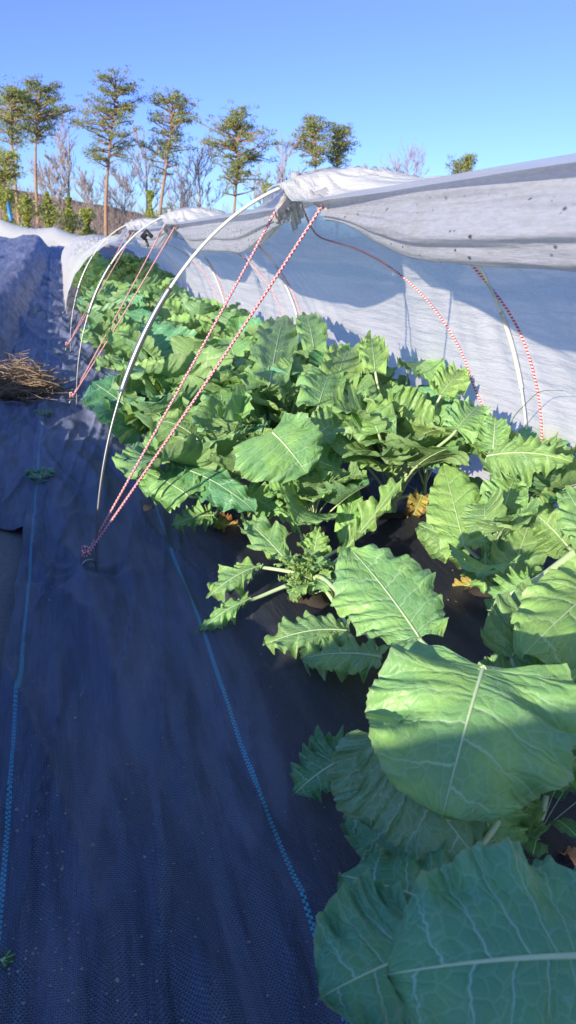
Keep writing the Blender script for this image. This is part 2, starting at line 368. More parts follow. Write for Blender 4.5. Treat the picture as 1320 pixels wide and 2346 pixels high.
def path_z(X, Y):
    return .004 + wrinkle(X, Y) * .9 + .016 * np.exp(-((X + .10) / .014) ** 2) + .012 * np.exp(-((X + .145) / .012) ** 2) + tz(Y)
def fabric(name, x0, x1, y0, y1, nx, zf, mat, edge=None):
    yy = [y0]
    while yy[-1] < y1: yy.append(yy[-1] + max(.009, .0075 * abs(yy[-1])))
    yy = np.array(yy); s = np.linspace(0, 1, nx); S, Y = np.meshgrid(s, yy)
    xl = x0 + (edge(yy) if edge else 0 * yy); X = xl[:, None] + (x1 - xl[:, None]) * S
    return link(name, np.stack([X, Y, zf(X, Y)], -1).reshape(-1, 3), [(a, d, c, b) for a, b, c, d in grid_faces(len(yy), nx)], mat)
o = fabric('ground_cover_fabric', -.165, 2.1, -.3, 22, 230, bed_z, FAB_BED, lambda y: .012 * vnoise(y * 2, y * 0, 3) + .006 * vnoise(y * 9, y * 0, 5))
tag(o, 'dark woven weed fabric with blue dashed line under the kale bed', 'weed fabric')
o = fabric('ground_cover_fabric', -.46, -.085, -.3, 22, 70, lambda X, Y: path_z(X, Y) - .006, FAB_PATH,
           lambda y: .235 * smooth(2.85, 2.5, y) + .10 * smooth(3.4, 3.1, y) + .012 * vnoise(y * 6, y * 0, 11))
tag(o, 'frayed strip of dark weed fabric on the path beside the bare gravel', 'weed fabric')
def left_z(X, Y):
    cr = .245 * smooth(-.43, -.72, X) ** .8 - .03 * smooth(-.8, -1.3, X) + .18 * smooth(3.4, 2.2, Y) * smooth(-.45, -.7, X) * (1 - .35 * smooth(-1.15, -1.5, X)) + .22 * smooth(-1.9, -2.2, X)  # near end built up out of view to keep the path in shade
    return cr + .045 * vnoise(X * 4, Y * 2.2, 21) * smooth(-.42, -.6, X) + .020 * np.sin(Y * 13 + 3 * vnoise(X * 2, Y * 2, 23)) * smooth(-.42, -.6, X) * smooth(-.95, -.7, X) + .012 * vnoise(X * 16, Y * 9, 22) + tz(Y) - .0
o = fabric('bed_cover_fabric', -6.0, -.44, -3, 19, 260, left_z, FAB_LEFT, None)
co_ = np.array([v.co for v in o.data.vertices]); co_[:, 0] += .27 * smooth(7, 17, co_[:, 1]); o.data.vertices.foreach_set('co', co_.ravel())
tag(o, 'dusty grey weed fabric over the raised bed at the left edge', 'weed fabric')

# ------------------------------------------------------------------ tunnel hoops, ropes, cover
XC, XA, XH = .797, .737, 1.162
HOOPY = [-.4, 2.17, 4.73, 7.2, 9.7, 12.2, 14.7]
def ray_ell(px, py):                            # where a sight line meets the arch of the tunnel: (y, angle, height)
    d = ray(px, py); o = CAM; A = (d[0] / XA) ** 2 + (d[2] / XH) ** 2; B = 2 * ((o[0] - XC) * d[0] / XA ** 2 + o[2] * d[2] / XH ** 2); C_ = ((o[0] - XC) / XA) ** 2 + (o[2] / XH) ** 2 - 1
    t = (-B + math.sqrt(max(0, B * B - 4 * A * C_))) / (2 * A); P = o + d * t; return P[1], math.atan2(P[2] / XH, (P[0] - XC) / XA)
def ell(phi, off=0.):
    return XC + (XA + off) * np.cos(phi), (XH + off) * np.sin(phi)
def hoop_curve(y, z0, z1, side, n=24):
    """part of the hoop between heights z0 and z1 on one side (side -1 left, +1 right)"""
    a0, a1 = math.asin(min(1, z0 / XH)), math.asin(min(1, z1 / XH)); ph = np.linspace(a0, a1, n)
    if side < 0: ph = np.pi - ph
    x, z = ell(ph); z = z * min(1, max(.5, 1 - .075 * (y - 7.2))); b = float(tz(y)); k = np.exp(-((z - .55) / .35) ** 2)
    x = x + np.where(ph > np.pi / 2, 0.0, 0.0) * k
    return np.stack([x, np.full(n, y), z + b], 1)
HL = ['nearest support hoop, white rod and steel sleeve rising from the foreground ring',
      'second support hoop, silver leg rising from the ring beside the straw clump',
      'third support hoop, slim leg standing behind the second ring',
      'fourth support hoop, under the start of the closed cover', 'farthest support hoop, hidden deep under the closed cover']
def make_hoop(y, i):
    r = tag(empty('support_hoop', (XC - XA, y, float(tz(y)))), HL[i], 'tunnel hoop', 'support hoops of the tunnel')
    org = np.array([XC - XA, y, float(tz(y))])
    def P(mb, name, mat): return mb.build(name, mat, r)
    m = MB(); pl = hoop_curve(y, .83, XH - 1e-4, -1, 40); pr = hoop_curve(y, .78, XH - 1e-4, 1, 40)[::-1]
    m.tube(np.vstack([pl, pr[1:]]) - org, .0045, 10); P(m, 'rod', ROD)
    for s in (-1, 1):
        m = MB(); c = hoop_curve(y, -.06, .6, s) - org; m.tube(c, .0040, 10); leg = P(m, 'leg', STEEL if s < 0 else ROD)  # rear leg and sleeve take the pale rod colour to imitate backlight
        m = MB(); c = hoop_curve(y, .56, .845 if s < 0 else .80, s) - org; m.tube(c, .0085 if s < 0 else .007, 12); P(m, 'sleeve', STEEL if s < 0 else ROD)
        m = MB(); cx, cz = (ell(np.pi if s < 0 else 0.)); t = np.linspace(0, 2 * np.pi, 22)
        ctr = np.array([cx - .022 * (1 if s < 0 else -1), y, .030 + float(tz(y))]) - org
        ring = ctr + np.stack([.0215 * np.cos(t), .006 * np.cos(t), .0245 * np.sin(t)], 1); m.tube(ring, .0036, 8, cap=False)
        o = m.build('anchor_ring', STEEL, leg)
    return r
for i, y in enumerate(HOOPY[1:6]): make_hoop(y, i)

def panel(Y, PH, Sg=None, out=0.):
    """the hanging cloth: arch angle PH (0 = rear ground, 90 deg = top) and position Y along the row"""
    Y = np.asarray(Y, float); PH = np.asarray(PH, float)
    hd = np.min([np.abs(Y - h) for h in HOOPY], 0); ms = .85 * smooth(0., .5, hd) + .15 * smooth(.3, 1.25, hd)
    x, z = ell(PH, .012 + 0 * Y); z = z * np.clip(1 - .075 * (Y - 7.2), .5, 1)
    z = z - .078 * ms * np.clip(np.sin(PH), 0, 1) ** 3
    x = x - .030 * ms * np.clip(np.cos(PH), 0, 1) * np.sin(PH * 1.2)
    arc = (np.pi / 2 - PH) * .95; fold = 0 * Y
    for h in HOOPY:
        dy = Y - h; r = np.sqrt(dy ** 2 + (arc + .12) ** 2) + .02; th = np.arctan2(dy, arc + .12)
        f_ = np.exp(-r / .75) * smooth(.03, .30, r)
        fold = fold + f_ * (.017 * np.sin(th * 17 + 2 * vnoise(th * 3, r * 2, 31)) + .010 * np.sin(th * 41 + 3 * vnoise(th * 5, r * 3, 33)))
    fold = fold * smooth(.0, .10, hd)
    fold = fold + .0022 * vnoise(Y * 2, PH * 42, 35) + .0035 * vnoise(Y * 3 + PH * 4, PH * 14, 37) * ms + .008 * vnoise(Y * 2.2, PH * 4, 39) * ms + out
    return np.stack([x + fold * np.cos(PH), Y, z + fold * np.sin(PH) + tz(Y)], -1)
def make_rope(pts, label, group, r=.0038):
    m = MB(); m.tube(pts, r, 8)
    a = m.v[0]; o = m.build('tie_rope', ROPE); tag(o, label, 'rope', group); return o
def back_rope(px, y):
    q = [ray_ell(*p) for p in px]; return [panel(a - 2.17 + y, b, out=-.004) for a, b in q] + [np.array([1.53, y, .04 + float(tz(y))])]
LIPN, LIPF = (.640, -.275, 1.062), (.618, .085, 1.060)
for i, y in enumerate(HOOPY[1:4]):
    b = float(tz(y)); A = np.array([.036, y, .070 + b])
    def W(*p): return np.array([p[0], y + p[1], p[2] + b])
    where = ['from the foreground ring', 'from the ring beside the straw', 'low down behind the second hoop'][i]
    # the rope on the near side of the hoop
    c = [W(.72, -.235, 1.05), W(.82, -.15, 1.07)] + back_rope([(960, 528), (985, 540), (1040, 575), (1100, 640), (1160, 720), (1200, 800), (1227, 900), (1240, 1000), (1235, 1150)], y)
    pts = np.vstack([bez(A, A + (W(*LIPN) - A) * .33 + [0, 0, -.006], A + (W(*LIPN) - A) * .66 + [0, 0, -.006], W(LIPN[0] - .012, LIPN[1], LIPN[2]), 60)[:-1], catmull([W(LIPN[0] - .012, LIPN[1], LIPN[2])] + c, 12)])
    make_rope(pts, f'red and white tie rope, right of the pair rising {where}', 'tie ropes over the tunnel')
    c = [W(.70, .20, 1.11)] + back_rope([(735, 505), (820, 540), (900, 590), (965, 655), (1020, 730), (1060, 810), (1090, 890), (1115, 965), (1150, 1100)], y)
    A2 = A + [.004, .006, .01]
    pts = np.vstack([bez(A2, A2 + (W(*LIPF) - A2) * .33, A2 + (W(*LIPF) - A2) * .66, W(LIPF[0] - .012, LIPF[1], LIPF[2]), 60)[:-1], catmull([W(LIPF[0] - .012, LIPF[1], LIPF[2])] + c, 12)])
    o = make_rope(pts, f'red and white tie rope, left of the pair rising {where}', 'tie ropes over the tunnel')
    k = MB(); t = np.linspace(0, 4 * np.pi, 50)                                  # the knot at the ring
    k.tube(A + np.stack([.010 * np.cos(t) - .004, .006 * np.sin(t * 1.5), .013 * np.sin(t) + .002 * t], 1), .0042, 7)
    k.build('knot', ROPE, o)

cover = tag(empty('row_cover', (XC, 2.17, 0)), 'long white translucent row cover over the hoops, front edge rolled up above the kale', 'row cover')
def cpart(name, V, n, m, mat, uv=None, flip=False, solid=0):
    fs = grid_faces(n, m)
    if flip: fs = [tuple(reversed(f)) for f in fs]
    o = link(name, V.reshape(-1, 3) - np.array([XC, 2.17, 0]), fs, mat, cover)
    return o
# back panel: from the ground at the rear over the top, folds running out of each gathered point
yy = np.concatenate([np.arange(-.9, 8.2, .022), np.arange(8.2, 16.5, .08)])
nph = 190; s = np.linspace(0, 1, nph)
Y, Sg = np.meshgrid(yy, s, indexing='ij')
open_end = np.radians(107 + 0 * Y) + np.radians(78) * smooth(7.6, 10.4, Y)
V = panel(Y, open_end * Sg, Sg)
hd_ = np.min([np.abs(Y - h) for h in HOOPY], 0)
kk = smooth(.86, .97, Sg) * smooth(.05, .20, hd_) * (1 - smooth(7.4, 7.9, Y))
V[..., 2] += (1.072 + tz(Y) - V[..., 2]) * kk * .95
cpart('back_panel', V, len(yy), nph, COVER)

# the rolled front edge between each pair of hoops
def roll(y0, y1, seed):
    n = 130; m = 72; u = np.linspace(0, 1, n); th = np.linspace(0, 2 * np.pi, m, endpoint=False)
    U, TH = np.meshgrid(u, th, indexing='ij'); Yc = y0 + (y1 - y0) * U; L = y1 - y0
    e = np.minimum(U, 1 - U) * L
    g = smooth(-.02, .62, e)
    b = .018 + .040 * g; c = .016 + .038 * g
    ztop = 1.068 + .020 * g; cz = ztop - b - .012 * np.sin(U * np.pi); cx = .650 + .015 * g + .012 * vnoise(U * 4, U * 0, seed)
    pl = (.16 * np.sin(TH * 5 + seed + .8 * vnoise(U * 3, TH * 0, seed + 1)) + .10 * np.sin(TH * 9 + 2 * seed + 1.2 * vnoise(U * 4, TH * 0, seed + 2)) + .05 * np.sin(TH * 17 + seed + 2 * vnoise(U * 6, U * 0, seed + 3)))
    pl *= (1.25 - .55 * g)
    rr = 1 + pl + .05 * vnoise(U * 14, TH * 3, seed + 5)
    X = cx + c * rr * np.cos(TH) + .35 * b * np.sin(TH) * 0.5
    Z = cz + b * rr * np.sin(TH) - .25 * b * np.clip(-np.sin(TH), 0, 1) ** 3 * g
    V = np.stack([X, Yc, Z + tz(Yc)], -1)
    v = V.reshape(-1, 3) - np.array([XC, 2.17, 0])
    fs = [tuple(reversed(f)) for f in grid_faces(n, m, 0, True)]
    return link('rolled_edge', v, fs, COVER_ROLL, cover)
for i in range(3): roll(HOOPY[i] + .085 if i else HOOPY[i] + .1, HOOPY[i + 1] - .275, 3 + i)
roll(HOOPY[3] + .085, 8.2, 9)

# gathered cloth hung over each hoop, with its dirty hem
for i, h in enumerate(HOOPY[1:4]):
    b = float(tz(h)); n = 50; m = 40
    su = np.linspace(0, 1, n); sv = np.linspace(0, 1, m)
    lip = catmull([(LIPN[0], LIPN[1] - .03, LIPN[2] - .012), (LIPN[0] + .0, LIPN[1], LIPN[2]), (.642, -.13, 1.098), (.640, -.02, 1.142), (.636, .012, 1.146), (.628, .05, 1.108), (LIPF[0], LIPF[1], LIPF[2]), (LIPF[0] + .01, LIPF[1] + .05, LIPF[2] - .02)], 14)
    li = np.stack([np.interp(su, np.linspace(0, 1, len(lip)), lip[:, k]) for k in range(3)], 1)
    V = np.zeros((n, m, 3))
    for a in range(n):
        yb = -.34 + .80 * su[a]; xb = .98
        ze = XH * math.sqrt(max(0, 1 - ((xb - XC) / XA) ** 2)) + .020
        B_ = np.array([xb, yb, ze - .03 * abs(yb) * 2])
        for c in range(m):
            q = sv[c]; P = li[a] * (1 - q) + B_ * q
            xx = P[0]; zc = XH * math.sqrt(max(0, 1 - ((xx - XC) / XA) ** 2)) + .020
            drop = li[a][2] - (XH * math.sqrt(max(0, 1 - ((li[a][0] - XC) / XA) ** 2)) + .020)
            P[2] = zc + drop * (1 - q) ** 1.6 - .070 * float(smooth(0., .5, abs(yb))) * q ** .6
            P[2] += (.0055 * math.sin(su[a] * 75 + 2 * math.sin(q * 5)) + .003 * math.sin(su[a] * 140 + q * 9)) * (1 - q * .7)
            V[a, c] = P
    V[:, :, 1] += h; V[:, :, 2] += b
    fs = grid_faces(n, m); v = V.reshape(-1, 3) - np.array([XC, 2.17, 0])
    g = link('gathered_cloth', v, fs, COVER_HEM if i == 0 else COVER_ROLL, cover)
    hem = MB(); hp = li + np.array([0, h, b]) - np.array([XC, 2.17, 0]); t = np.linspace(0, 1, n)
    hem.tube(hp, .011 + .003 * np.sin(t * 40) + .002 * np.sin(t * 93), 10); hem.build('hem', COVER_HEM, g)
    # hanging flap on the far side of the hoop, sun shines through it
    nf = 16; fl = np.zeros((nf, 14, 3))
    for a in range(nf):
        q = a / (nf - 1)
        top = np.array([.640, .005, 1.140]) * (1 - q) + np.array([LIPF[0] + .03, LIPF[1] + .05, LIPF[2] + .0]) * q
        for c in range(14):
            k = c / 13; fl[a, c] = top + np.array([.06 * k + .006 * math.sin(q * 20), .10 * k, -.085 * k * (1 - .35 * q) + .010 * math.sin(k * 3)])
    fl[:, :, 1] += h; fl[:, :, 2] += b
    link('hanging_flap', fl.reshape(-1, 3) - np.array([XC, 2.17, 0]), grid_faces(nf, 14), COVER_HEM, cover)
# black clip on the second hoop
m = MB(); p0 = np.array([.47, 4.69, 1.00]); m.tube([p0, p0 + [.03, 0, .035], p0 + [.055, -.02, .01]], [.016, .02, .012], 8); m.tube([p0 + [.02, 0, 0], p0 + [.035, -.005, -.045]], .008, 6)
tag(m.build('cover_clip', BLACK), 'small black clip pinching the gathered cloth on the second hoop', 'clip')

# low cover crossing behind the left bed
def far_cover():
    n, m = 160, 30; xx = np.linspace(-9, .75, n); ph = np.linspace(0, np.pi, m); XX, PP = np.meshgrid(xx, ph, indexing='ij')
    span = np.abs(((XX + 1.28) / 1.25 + .5) % 1 - .5) * 2; Hh = .62 - .12 * np.sin(span * np.pi / 2) ** 1.2 - .17 * smooth(-1.2, .7, XX)
    V = np.stack([(XX * 1.35) + .02 * vnoise(XX * 4, PP * 3, 2), 27.3 - .55 * np.cos(PP) * (1 + .05 * vnoise(XX * 3, PP * 2, 4)), .80 + 1.3 * Hh * np.sin(PP) ** .7 + .012 * np.sin(XX * 40 + 4 * PP) * span], -1)
    o = link('row_cover', V.reshape(-1, 3), grid_faces(n, m), COVER); tag(o, 'distant low white cover lying across the far end of the left bed', 'row cover')
far_cover()
m = MB(); p = aY(19, 470, 26.6); m.tube([p + [0, 0, .1], p + [.02, 0, -.25], p + [.05, 0, -.45]], [.05, .06, .05], 8)
tag(m.build('blue_strap', BLUEP), 'small blue strap on top of the distant white cover at left', 'strap')  # blue strap on the peak of the far cover
# unseen cover added behind and left of the camera to shade the foreground
n, m_ = 60, 30; yy2 = np.linspace(-6, -.20, n); ph = np.linspace(0, np.pi, m_); YY, PP = np.meshgrid(yy2, ph, indexing='ij')
V = np.stack([-1.25 + .56 * np.cos(PP), YY, .2 + (.98 - .42 * smooth(-1.5, -.2, YY)) * np.sin(PP) ** .8 + .01 * vnoise(YY * 5, PP * 4, 3)], -1)
tag(link('row_cover', V.reshape(-1, 3), grid_faces(n, m_), cover_material('shade_blocker', .0)), 'added unseen white cover on the left that shades the foreground', 'row cover')

# ------------------------------------------------------------------ kale leaves
def outline(t, kind, rng_):
    """edge point (x, y) in units of half width and length for parameter t"""
    ph = rng_['ph']; n1 = rng_['n1']
    if kind == 'round':
        x = np.sin(np.pi * (.13 + .87 * t)) ** .48 * (1 - .10 * t); y = -.10 + 1.10 * t ** .92
        x = x * (1 + (.15 * vnoise(t * 6 + ph * 9, t * 0, 61) + .06 * vnoise(t * 15 + ph * 7, t * 0, 62)) * (1 - t * .6))
        tooth = .040 * (vnoise(t * n1 * 1.3 + ph * 4, t * 0, 71) * .5 + .5) + .016 * np.abs(((t * n1 + ph) % 1) * 2 - 1) + .022 * np.abs(((t * n1 * 2.3 + ph * 2) % 1) * 2 - 1)
    elif kind == 'heart':
        x = np.sin(np.pi * (.16 + .84 * t)) ** .44 * (1 - .10 * t); y = -.24 + 1.24 * t ** .80
        x = x * (1 + (.15 * vnoise(t * 6 + ph * 9, t * 0, 61) + .06 * vnoise(t * 15 + ph * 7, t * 0, 62)) * (1 - t * .6))
        tooth = .040 * (vnoise(t * n1 * 1.3 + ph * 4, t * 0, 72) * .5 + .5) + .014 * np.abs(((t * n1 + ph) % 1) * 2 - 1) + .022 * np.abs(((t * n1 * 2.3 + ph * 2) % 1) * 2 - 1)
    elif kind == 'oval':
        x = np.sin(np.pi * (.08 + .92 * t)) ** .60; y = -.03 + 1.03 * t
        x = x * (1 + .15 * vnoise(t * 7 + ph * 9, t * 0, 63) + .09 * vnoise(t * 16 + ph * 5, t * 0, 64)); tooth = .05 * np.abs(((t * n1 + ph) % 1) * 2 - 1) + .03 * np.abs(((t * n1 * 2.1 + ph) % 1) * 2 - 1)
    elif kind == 'lobed':
        x = np.sin(np.pi * (.05 + .95 * t)) ** .8 * (.40 + .60 * smooth(.12, .55, t)); y = 1.0 * t
        x = x * (1 + .30 * np.sin(t * 24 + ph) * (1 - .5 * t)); tooth = .10 * np.abs(((t * n1 + ph) % 1) * 2 - 1) + .07 * np.abs(((t * n1 * 2.7 + ph) % 1) * 2 - 1)
    return x, y, tooth
def leaf_arrays(spine, nrm, Wd, kind='round', cup=.15, ruf=.02, rufn=5, seed=0, nu=56, nv=21, fold=0., hole=False, rib=.0024):
    """blade along a spine polyline (world or local); nrm = blade normal hint; Wd = half width"""
    R = random.Random(seed); rg = dict(ph=R.random() * 3, n1=R.choice([13, 15, 17]))
    sp = np.asarray(spine, float); seg = np.linalg.norm(np.diff(sp, axis=0), axis=1); cum = np.concatenate([[0], np.cumsum(seg)]); L = cum[-1]
    T = np.gradient(sp, axis=0); T /= np.linalg.norm(T, axis=1)[:, None]
    N0 = np.asarray(nrm, float); N0 = N0 / np.linalg.norm(N0)
    Sd = np.cross(T, N0); Sd /= np.linalg.norm(Sd, axis=1)[:, None]; N = np.cross(Sd, T)
    t = np.linspace(0, 1, nu); v = np.linspace(-1, 1, nv); Tt, Vv = np.meshgrid(t, v, indexing='ij'); A = np.abs(Vv); sg = np.sign(Vv)
    ex = np.zeros_like(Tt); ey = np.zeros_like(Tt); to = np.zeros_like(Tt)
    for sgn in (-1, 1):
        rg2 = dict(ph=rg['ph'] + (.37 if sgn > 0 else 0), n1=rg['n1']); x_, y_, k_ = outline(t, kind, rg2); msk = (Vv > 0) if sgn > 0 else (Vv <= 0)
        asym = 1 + .09 * math.sin(seed * 3.1) * sgn
        ex = np.where(msk, x_[:, None] * asym, ex); ey = np.where(msk, y_[:, None], ey); to = np.where(msk, k_[:, None], to)
    my = .94 * t[:, None] ** 1.6 + .06 * t[:, None] ** 6
    q = A
    out = 1 + (to - .04) * q ** 3
    X = sg * ex * q * Wd * out
    Yl = (my * (1 - q) + (ey * (.96 + 0 * q) + (to - .04) * .5 * (ey - .3)) * q)
    Yl = Yl + .05 * q * (1 - q) * (1 - Tt)
    cp = cup * Wd * (np.abs(X) / Wd) ** 1.8 + fold * np.abs(X) + Wd * (.22 * math.sin(seed * 2.3)) * q ** 5 * (.5 + .5 * np.sin(Tt * 5 + seed + sg))
    rf = ruf * q ** 2.2 * (np.sin(Tt * rufn * 6.283 + sg * 1.3 + seed) * .7 + .5 * np.sin(Tt * rufn * 13.1 + seed * 2 + sg * 2)) + ruf * .35 * q * vnoise(Tt * 7 + seed, Vv * 4, seed)
    rf = rf + .0026 * np.clip((q - .72) / .28, 0, 1) * (np.sin(Tt * 58 + seed + 2.5 * vnoise(Tt * 6, Vv * 1, seed)) + .5 * np.sin(Tt * 97 + seed * 2)) * (ruf / .010) ** .5
    cp = cp + Wd * .16 * q * vnoise(Tt * 2.6 + seed * 1.7, Vv * 1.6 + seed, seed + 3)
    quilt = .0022 * np.abs(np.sin(np.pi * (Tt ** .85 * 6 + (Vv > 0) * .43))) * np.sin(np.pi * np.clip(q * 1.05, 0, 1))
    Zl = cp + rf + quilt
    yl = Yl * L
    def interp(arr, s_):
        s2 = np.clip(s_, 0, L); return np.stack([np.interp(s2, cum, arr[:, k]) for k in range(3)], -1)
    P0 = interp(sp, yl); TT = interp(T, yl); SS = interp(Sd, yl); NN = interp(N, yl)
    under = np.minimum(yl, 0)[..., None]; over = np.maximum(yl - L, 0)[..., None]
    P = P0 + TT * (under + over) + SS * X[..., None] + NN * Zl[..., None]
    verts = P.reshape(-1, 3); fs = [tuple(reversed(f)) for f in grid_faces(nu, nv)]
    if hole:
        rr = random.Random(seed + 5); drop = set()
        for _ in range(2):
            ci, cj = rr.randint(nu // 3, nu - 12), rr.choice([rr.randint(3, 6), rr.randint(nv - 7, nv - 4)])
            for k in range(len(fs)):
                i, j = divmod(k, nv - 1)
                if ((i - ci) / 2.6) ** 2 + ((j - cj) / 1.0) ** 2 < 1 + .4 * math.sin(i * 3 + j): drop.add(k)
        fs = [f for k, f in enumerate(fs) if k not in drop]
    uv = np.stack([Tt, Vv], -1).reshape(-1, 2); vd = np.abs(X).ravel() * 1.0 / (1 - .75 * Tt.ravel() + 1e-3) * .9
    mi = [0] * len(fs)
    # raised midrib as real geometry
    nr = 26; s_ = np.linspace(0, L * .93, nr); c = interp(sp, s_); NNc = interp(N, s_); mb = MB(); mb.tube(c + NNc * .0002, np.linspace(rib, .0007, nr), 6)
    offv = len(verts); verts = np.vstack([verts, np.array(mb.v)]); fs = fs + [tuple(k + offv for k in f) for f in mb.f]; mi += [1] * len(mb.f)
    uv = np.vstack([uv, np.array(mb.uv)]); vd = np.concatenate([vd, np.zeros(len(mb.v))])
    return verts, fs, mi, uv, vd
def add_petiole(data, pts, r0, r1, wing=None):
    verts, fs, mi, uv, vd = data; mb = MB(); mb.tube(pts, np.linspace(r0, r1, len(pts)), 8)
    off = len(verts)
    return np.vstack([verts, np.array(mb.v)]), fs + [tuple(k + off for k in f) for f in mb.f], mi + [1] * len(mb.f), np.vstack([uv, np.array(mb.uv)]), np.concatenate([vd, np.zeros(len(mb.v))])
def leaf_obj(data, mat, parent, name='leaf'):
    verts, fs, mi, uv, vd = data
    return link(name, verts, fs, [mat, MIDRIB], parent, True, mi, uv, {'vd': vd})

# library of leaves for repeated plants: stalk starts at the origin, leaf reaches along +Y
def library_leaf(seed, kind, L, Wd, pet, a0, a1, cup, ruf, tw=0., hole=False):
    n = 40; tot = pet + L; s = np.linspace(0, tot, n); k = s / tot
    ang = np.radians(a0 + (a1 - a0) * np.clip((k - .15) / .85, 0, 1) ** 1.25)
    d = np.stack([np.zeros(n), np.cos(ang), np.sin(ang)], 1); p = np.vstack([[0, 0, 0], np.cumsum((d[1:] + d[:-1]) / 2 * (tot / (n - 1)), 0)])
    p[:, 0] += .03 * np.sin(k * 3 + seed) * k
    i0 = int(n * pet / tot); nr = np.array([math.sin(tw), -math.sin(math.radians((a0 + a1) / 2)), math.cos(math.radians((a0 + a1) / 2))])
    sp = catmull(p[i0::3], 4)
    dat = leaf_arrays(sp, nr, Wd, kind, cup, ruf, 3 + seed % 3, seed, hole=hole)
    return add_petiole(dat, p[:i0 + 3], .0062, .0034)
def mesh_of(dat, mat, nm='leaf'):
    o = leaf_obj(dat, mat, None, nm); me = o.data; bpy.data.objects.remove(o); return me
LIB = []
RL = random.Random(11)
for k in range(16):
    kind = ['round', 'heart', 'round', 'oval'][k % 4]
    L = RL.uniform(.19, .27); mat = [KALE, KALE, KALE_LIME, KALE, KALE_BLUE][k % 5]
    LIB.append((mesh_of(library_leaf(40 + k, kind, L, L * RL.uniform(.54, .66), RL.uniform(.19, .31), RL.uniform(72, 88), RL.uniform(-25, 62), RL.uniform(-.15, .62), RL.uniform(.006, .014), RL.uniform(-.5, .5), k % 7 == 3), mat), kind))
LOB = [mesh_of(library_leaf(80 + k, 'lobed', RL.uniform(.13, .19), RL.uniform(.045, .06), RL.uniform(.06, .12), RL.uniform(50, 80), RL.uniform(-20, 30), .2, .012, .3), [KALE_LIME, KALE][k % 2]) for k in range(5)]
YEL = [mesh_of(library_leaf(95 + k, 'oval', .13, .055, .05, 30, -50, -.5, .02), KALE_YELLOW) for k in range(2)]
def stem(parent, h, r=.012, lean=(0, 0)):
    m = MB(); m.tube([[0, 0, -.01], [lean[0] * .3, lean[1] * .3, h * .4], [lean[0], lean[1], h]], [r, r * .95, r * .6], 10); return m.build('stem', STALK, parent)
def scatter_leaves(root, n, seed, zlo=.03, zhi=.14, sc_=1., lib=None, tilt=(0, 0), sector=None):
    R = random.Random(seed)
    for k in range(n):
        q = k / max(1, n - 1); me = R.choice(lib) if lib else R.choice(LIB)[0]
        az = k * 2.39996 + R.uniform(-.35, .35)
        if sector: az = sector[0] + (sector[1] - sector[0]) * R.random()
        o = bpy.data.objects.new('leaf', me); COL.objects.link(o); o.parent = root
        inner = q; s = sc_ * (1.05 - .35 * inner) * R.uniform(.85, 1.12)
        o.location = (0, 0, zlo + (zhi - zlo) * q); o.scale = (s, s, s)
        o.rotation_euler = (math.radians(-28 + 34 * inner + R.uniform(-10, 10)), R.uniform(-.25, .25), az)
    return root
CORE = []
def plant(x, y, label, seed, n=16, s=1., group='kale plants in the bed', stem_h=.14, sector=None):
    r = empty('kale_plant', (x, y, float(bed_z(np.array(x), np.array(y))))); tag(r, label, 'kale plant', group)
    stem(r, stem_h * s, .012 * s); scatter_leaves(r, n, seed, .02 * s, stem_h * s, s, sector=sector)
    return r

# ------------------------------------------------------------------ single leaves set out one by one
def hero(root, base, tip, half, nrm, kind='round', bow=.12, cup=.15, ruf=.015, mat=None, seed=1, pet=True, hole=False, rufn=4, fold=0., pr=(.0065, .0045), side=0., start=None):
    """base, tip = world points of the blade; petiole runs back to the plant's foot"""
    b = np.asarray(base, float); t = np.asarray(tip, float); N = np.asarray(nrm, float); N /= np.linalg.norm(N); L = np.linalg.norm(t - b)
    S = np.cross((t - b) / L, N)
    c1 = b + (t - b) * .33 + N * bow * L + S * side * L; c2 = b + (t - b) * .68 + N * bow * L + S * side * L
    sp = bez(b, c1, c2, t, 36); loc = np.array(root.location)
    dat = leaf_arrays(sp - loc, N, half, kind, cup, ruf * 1.45, rufn, seed, nu=72, nv=27, hole=hole, fold=fold, rib=pr[1] * .55)
    if pet:
        st = np.array(start, float) if start is not None else loc + np.array([0, 0, .04])
        d0 = (sp[1] - sp[0]) / np.linalg.norm(sp[1] - sp[0]); D = np.linalg.norm(b - st)
        N2 = N if N[2] > 0 else -N; pp = bez(st, st + np.array([0, 0, .30 * D]), b - d0 * .10 * D - N2 * .12 * D, b + d0 * .006 - N2 * .002, 18) - loc
        dat = add_petiole(dat, pp, *pr)
    return leaf_obj(dat, mat or KALE, root)
VIEW = -FW
UPV = np.array([0, 0, 1.])
def Z(px, py, z): return aZ(px, py, z)
def root_at(x, y, label, seed_group='kale plants in the bed'):
    r = empty('kale_plant', (x, y, float(bed_z(np.array(x), np.array(y))))); tag(r, label, 'kale plant', seed_group); return r
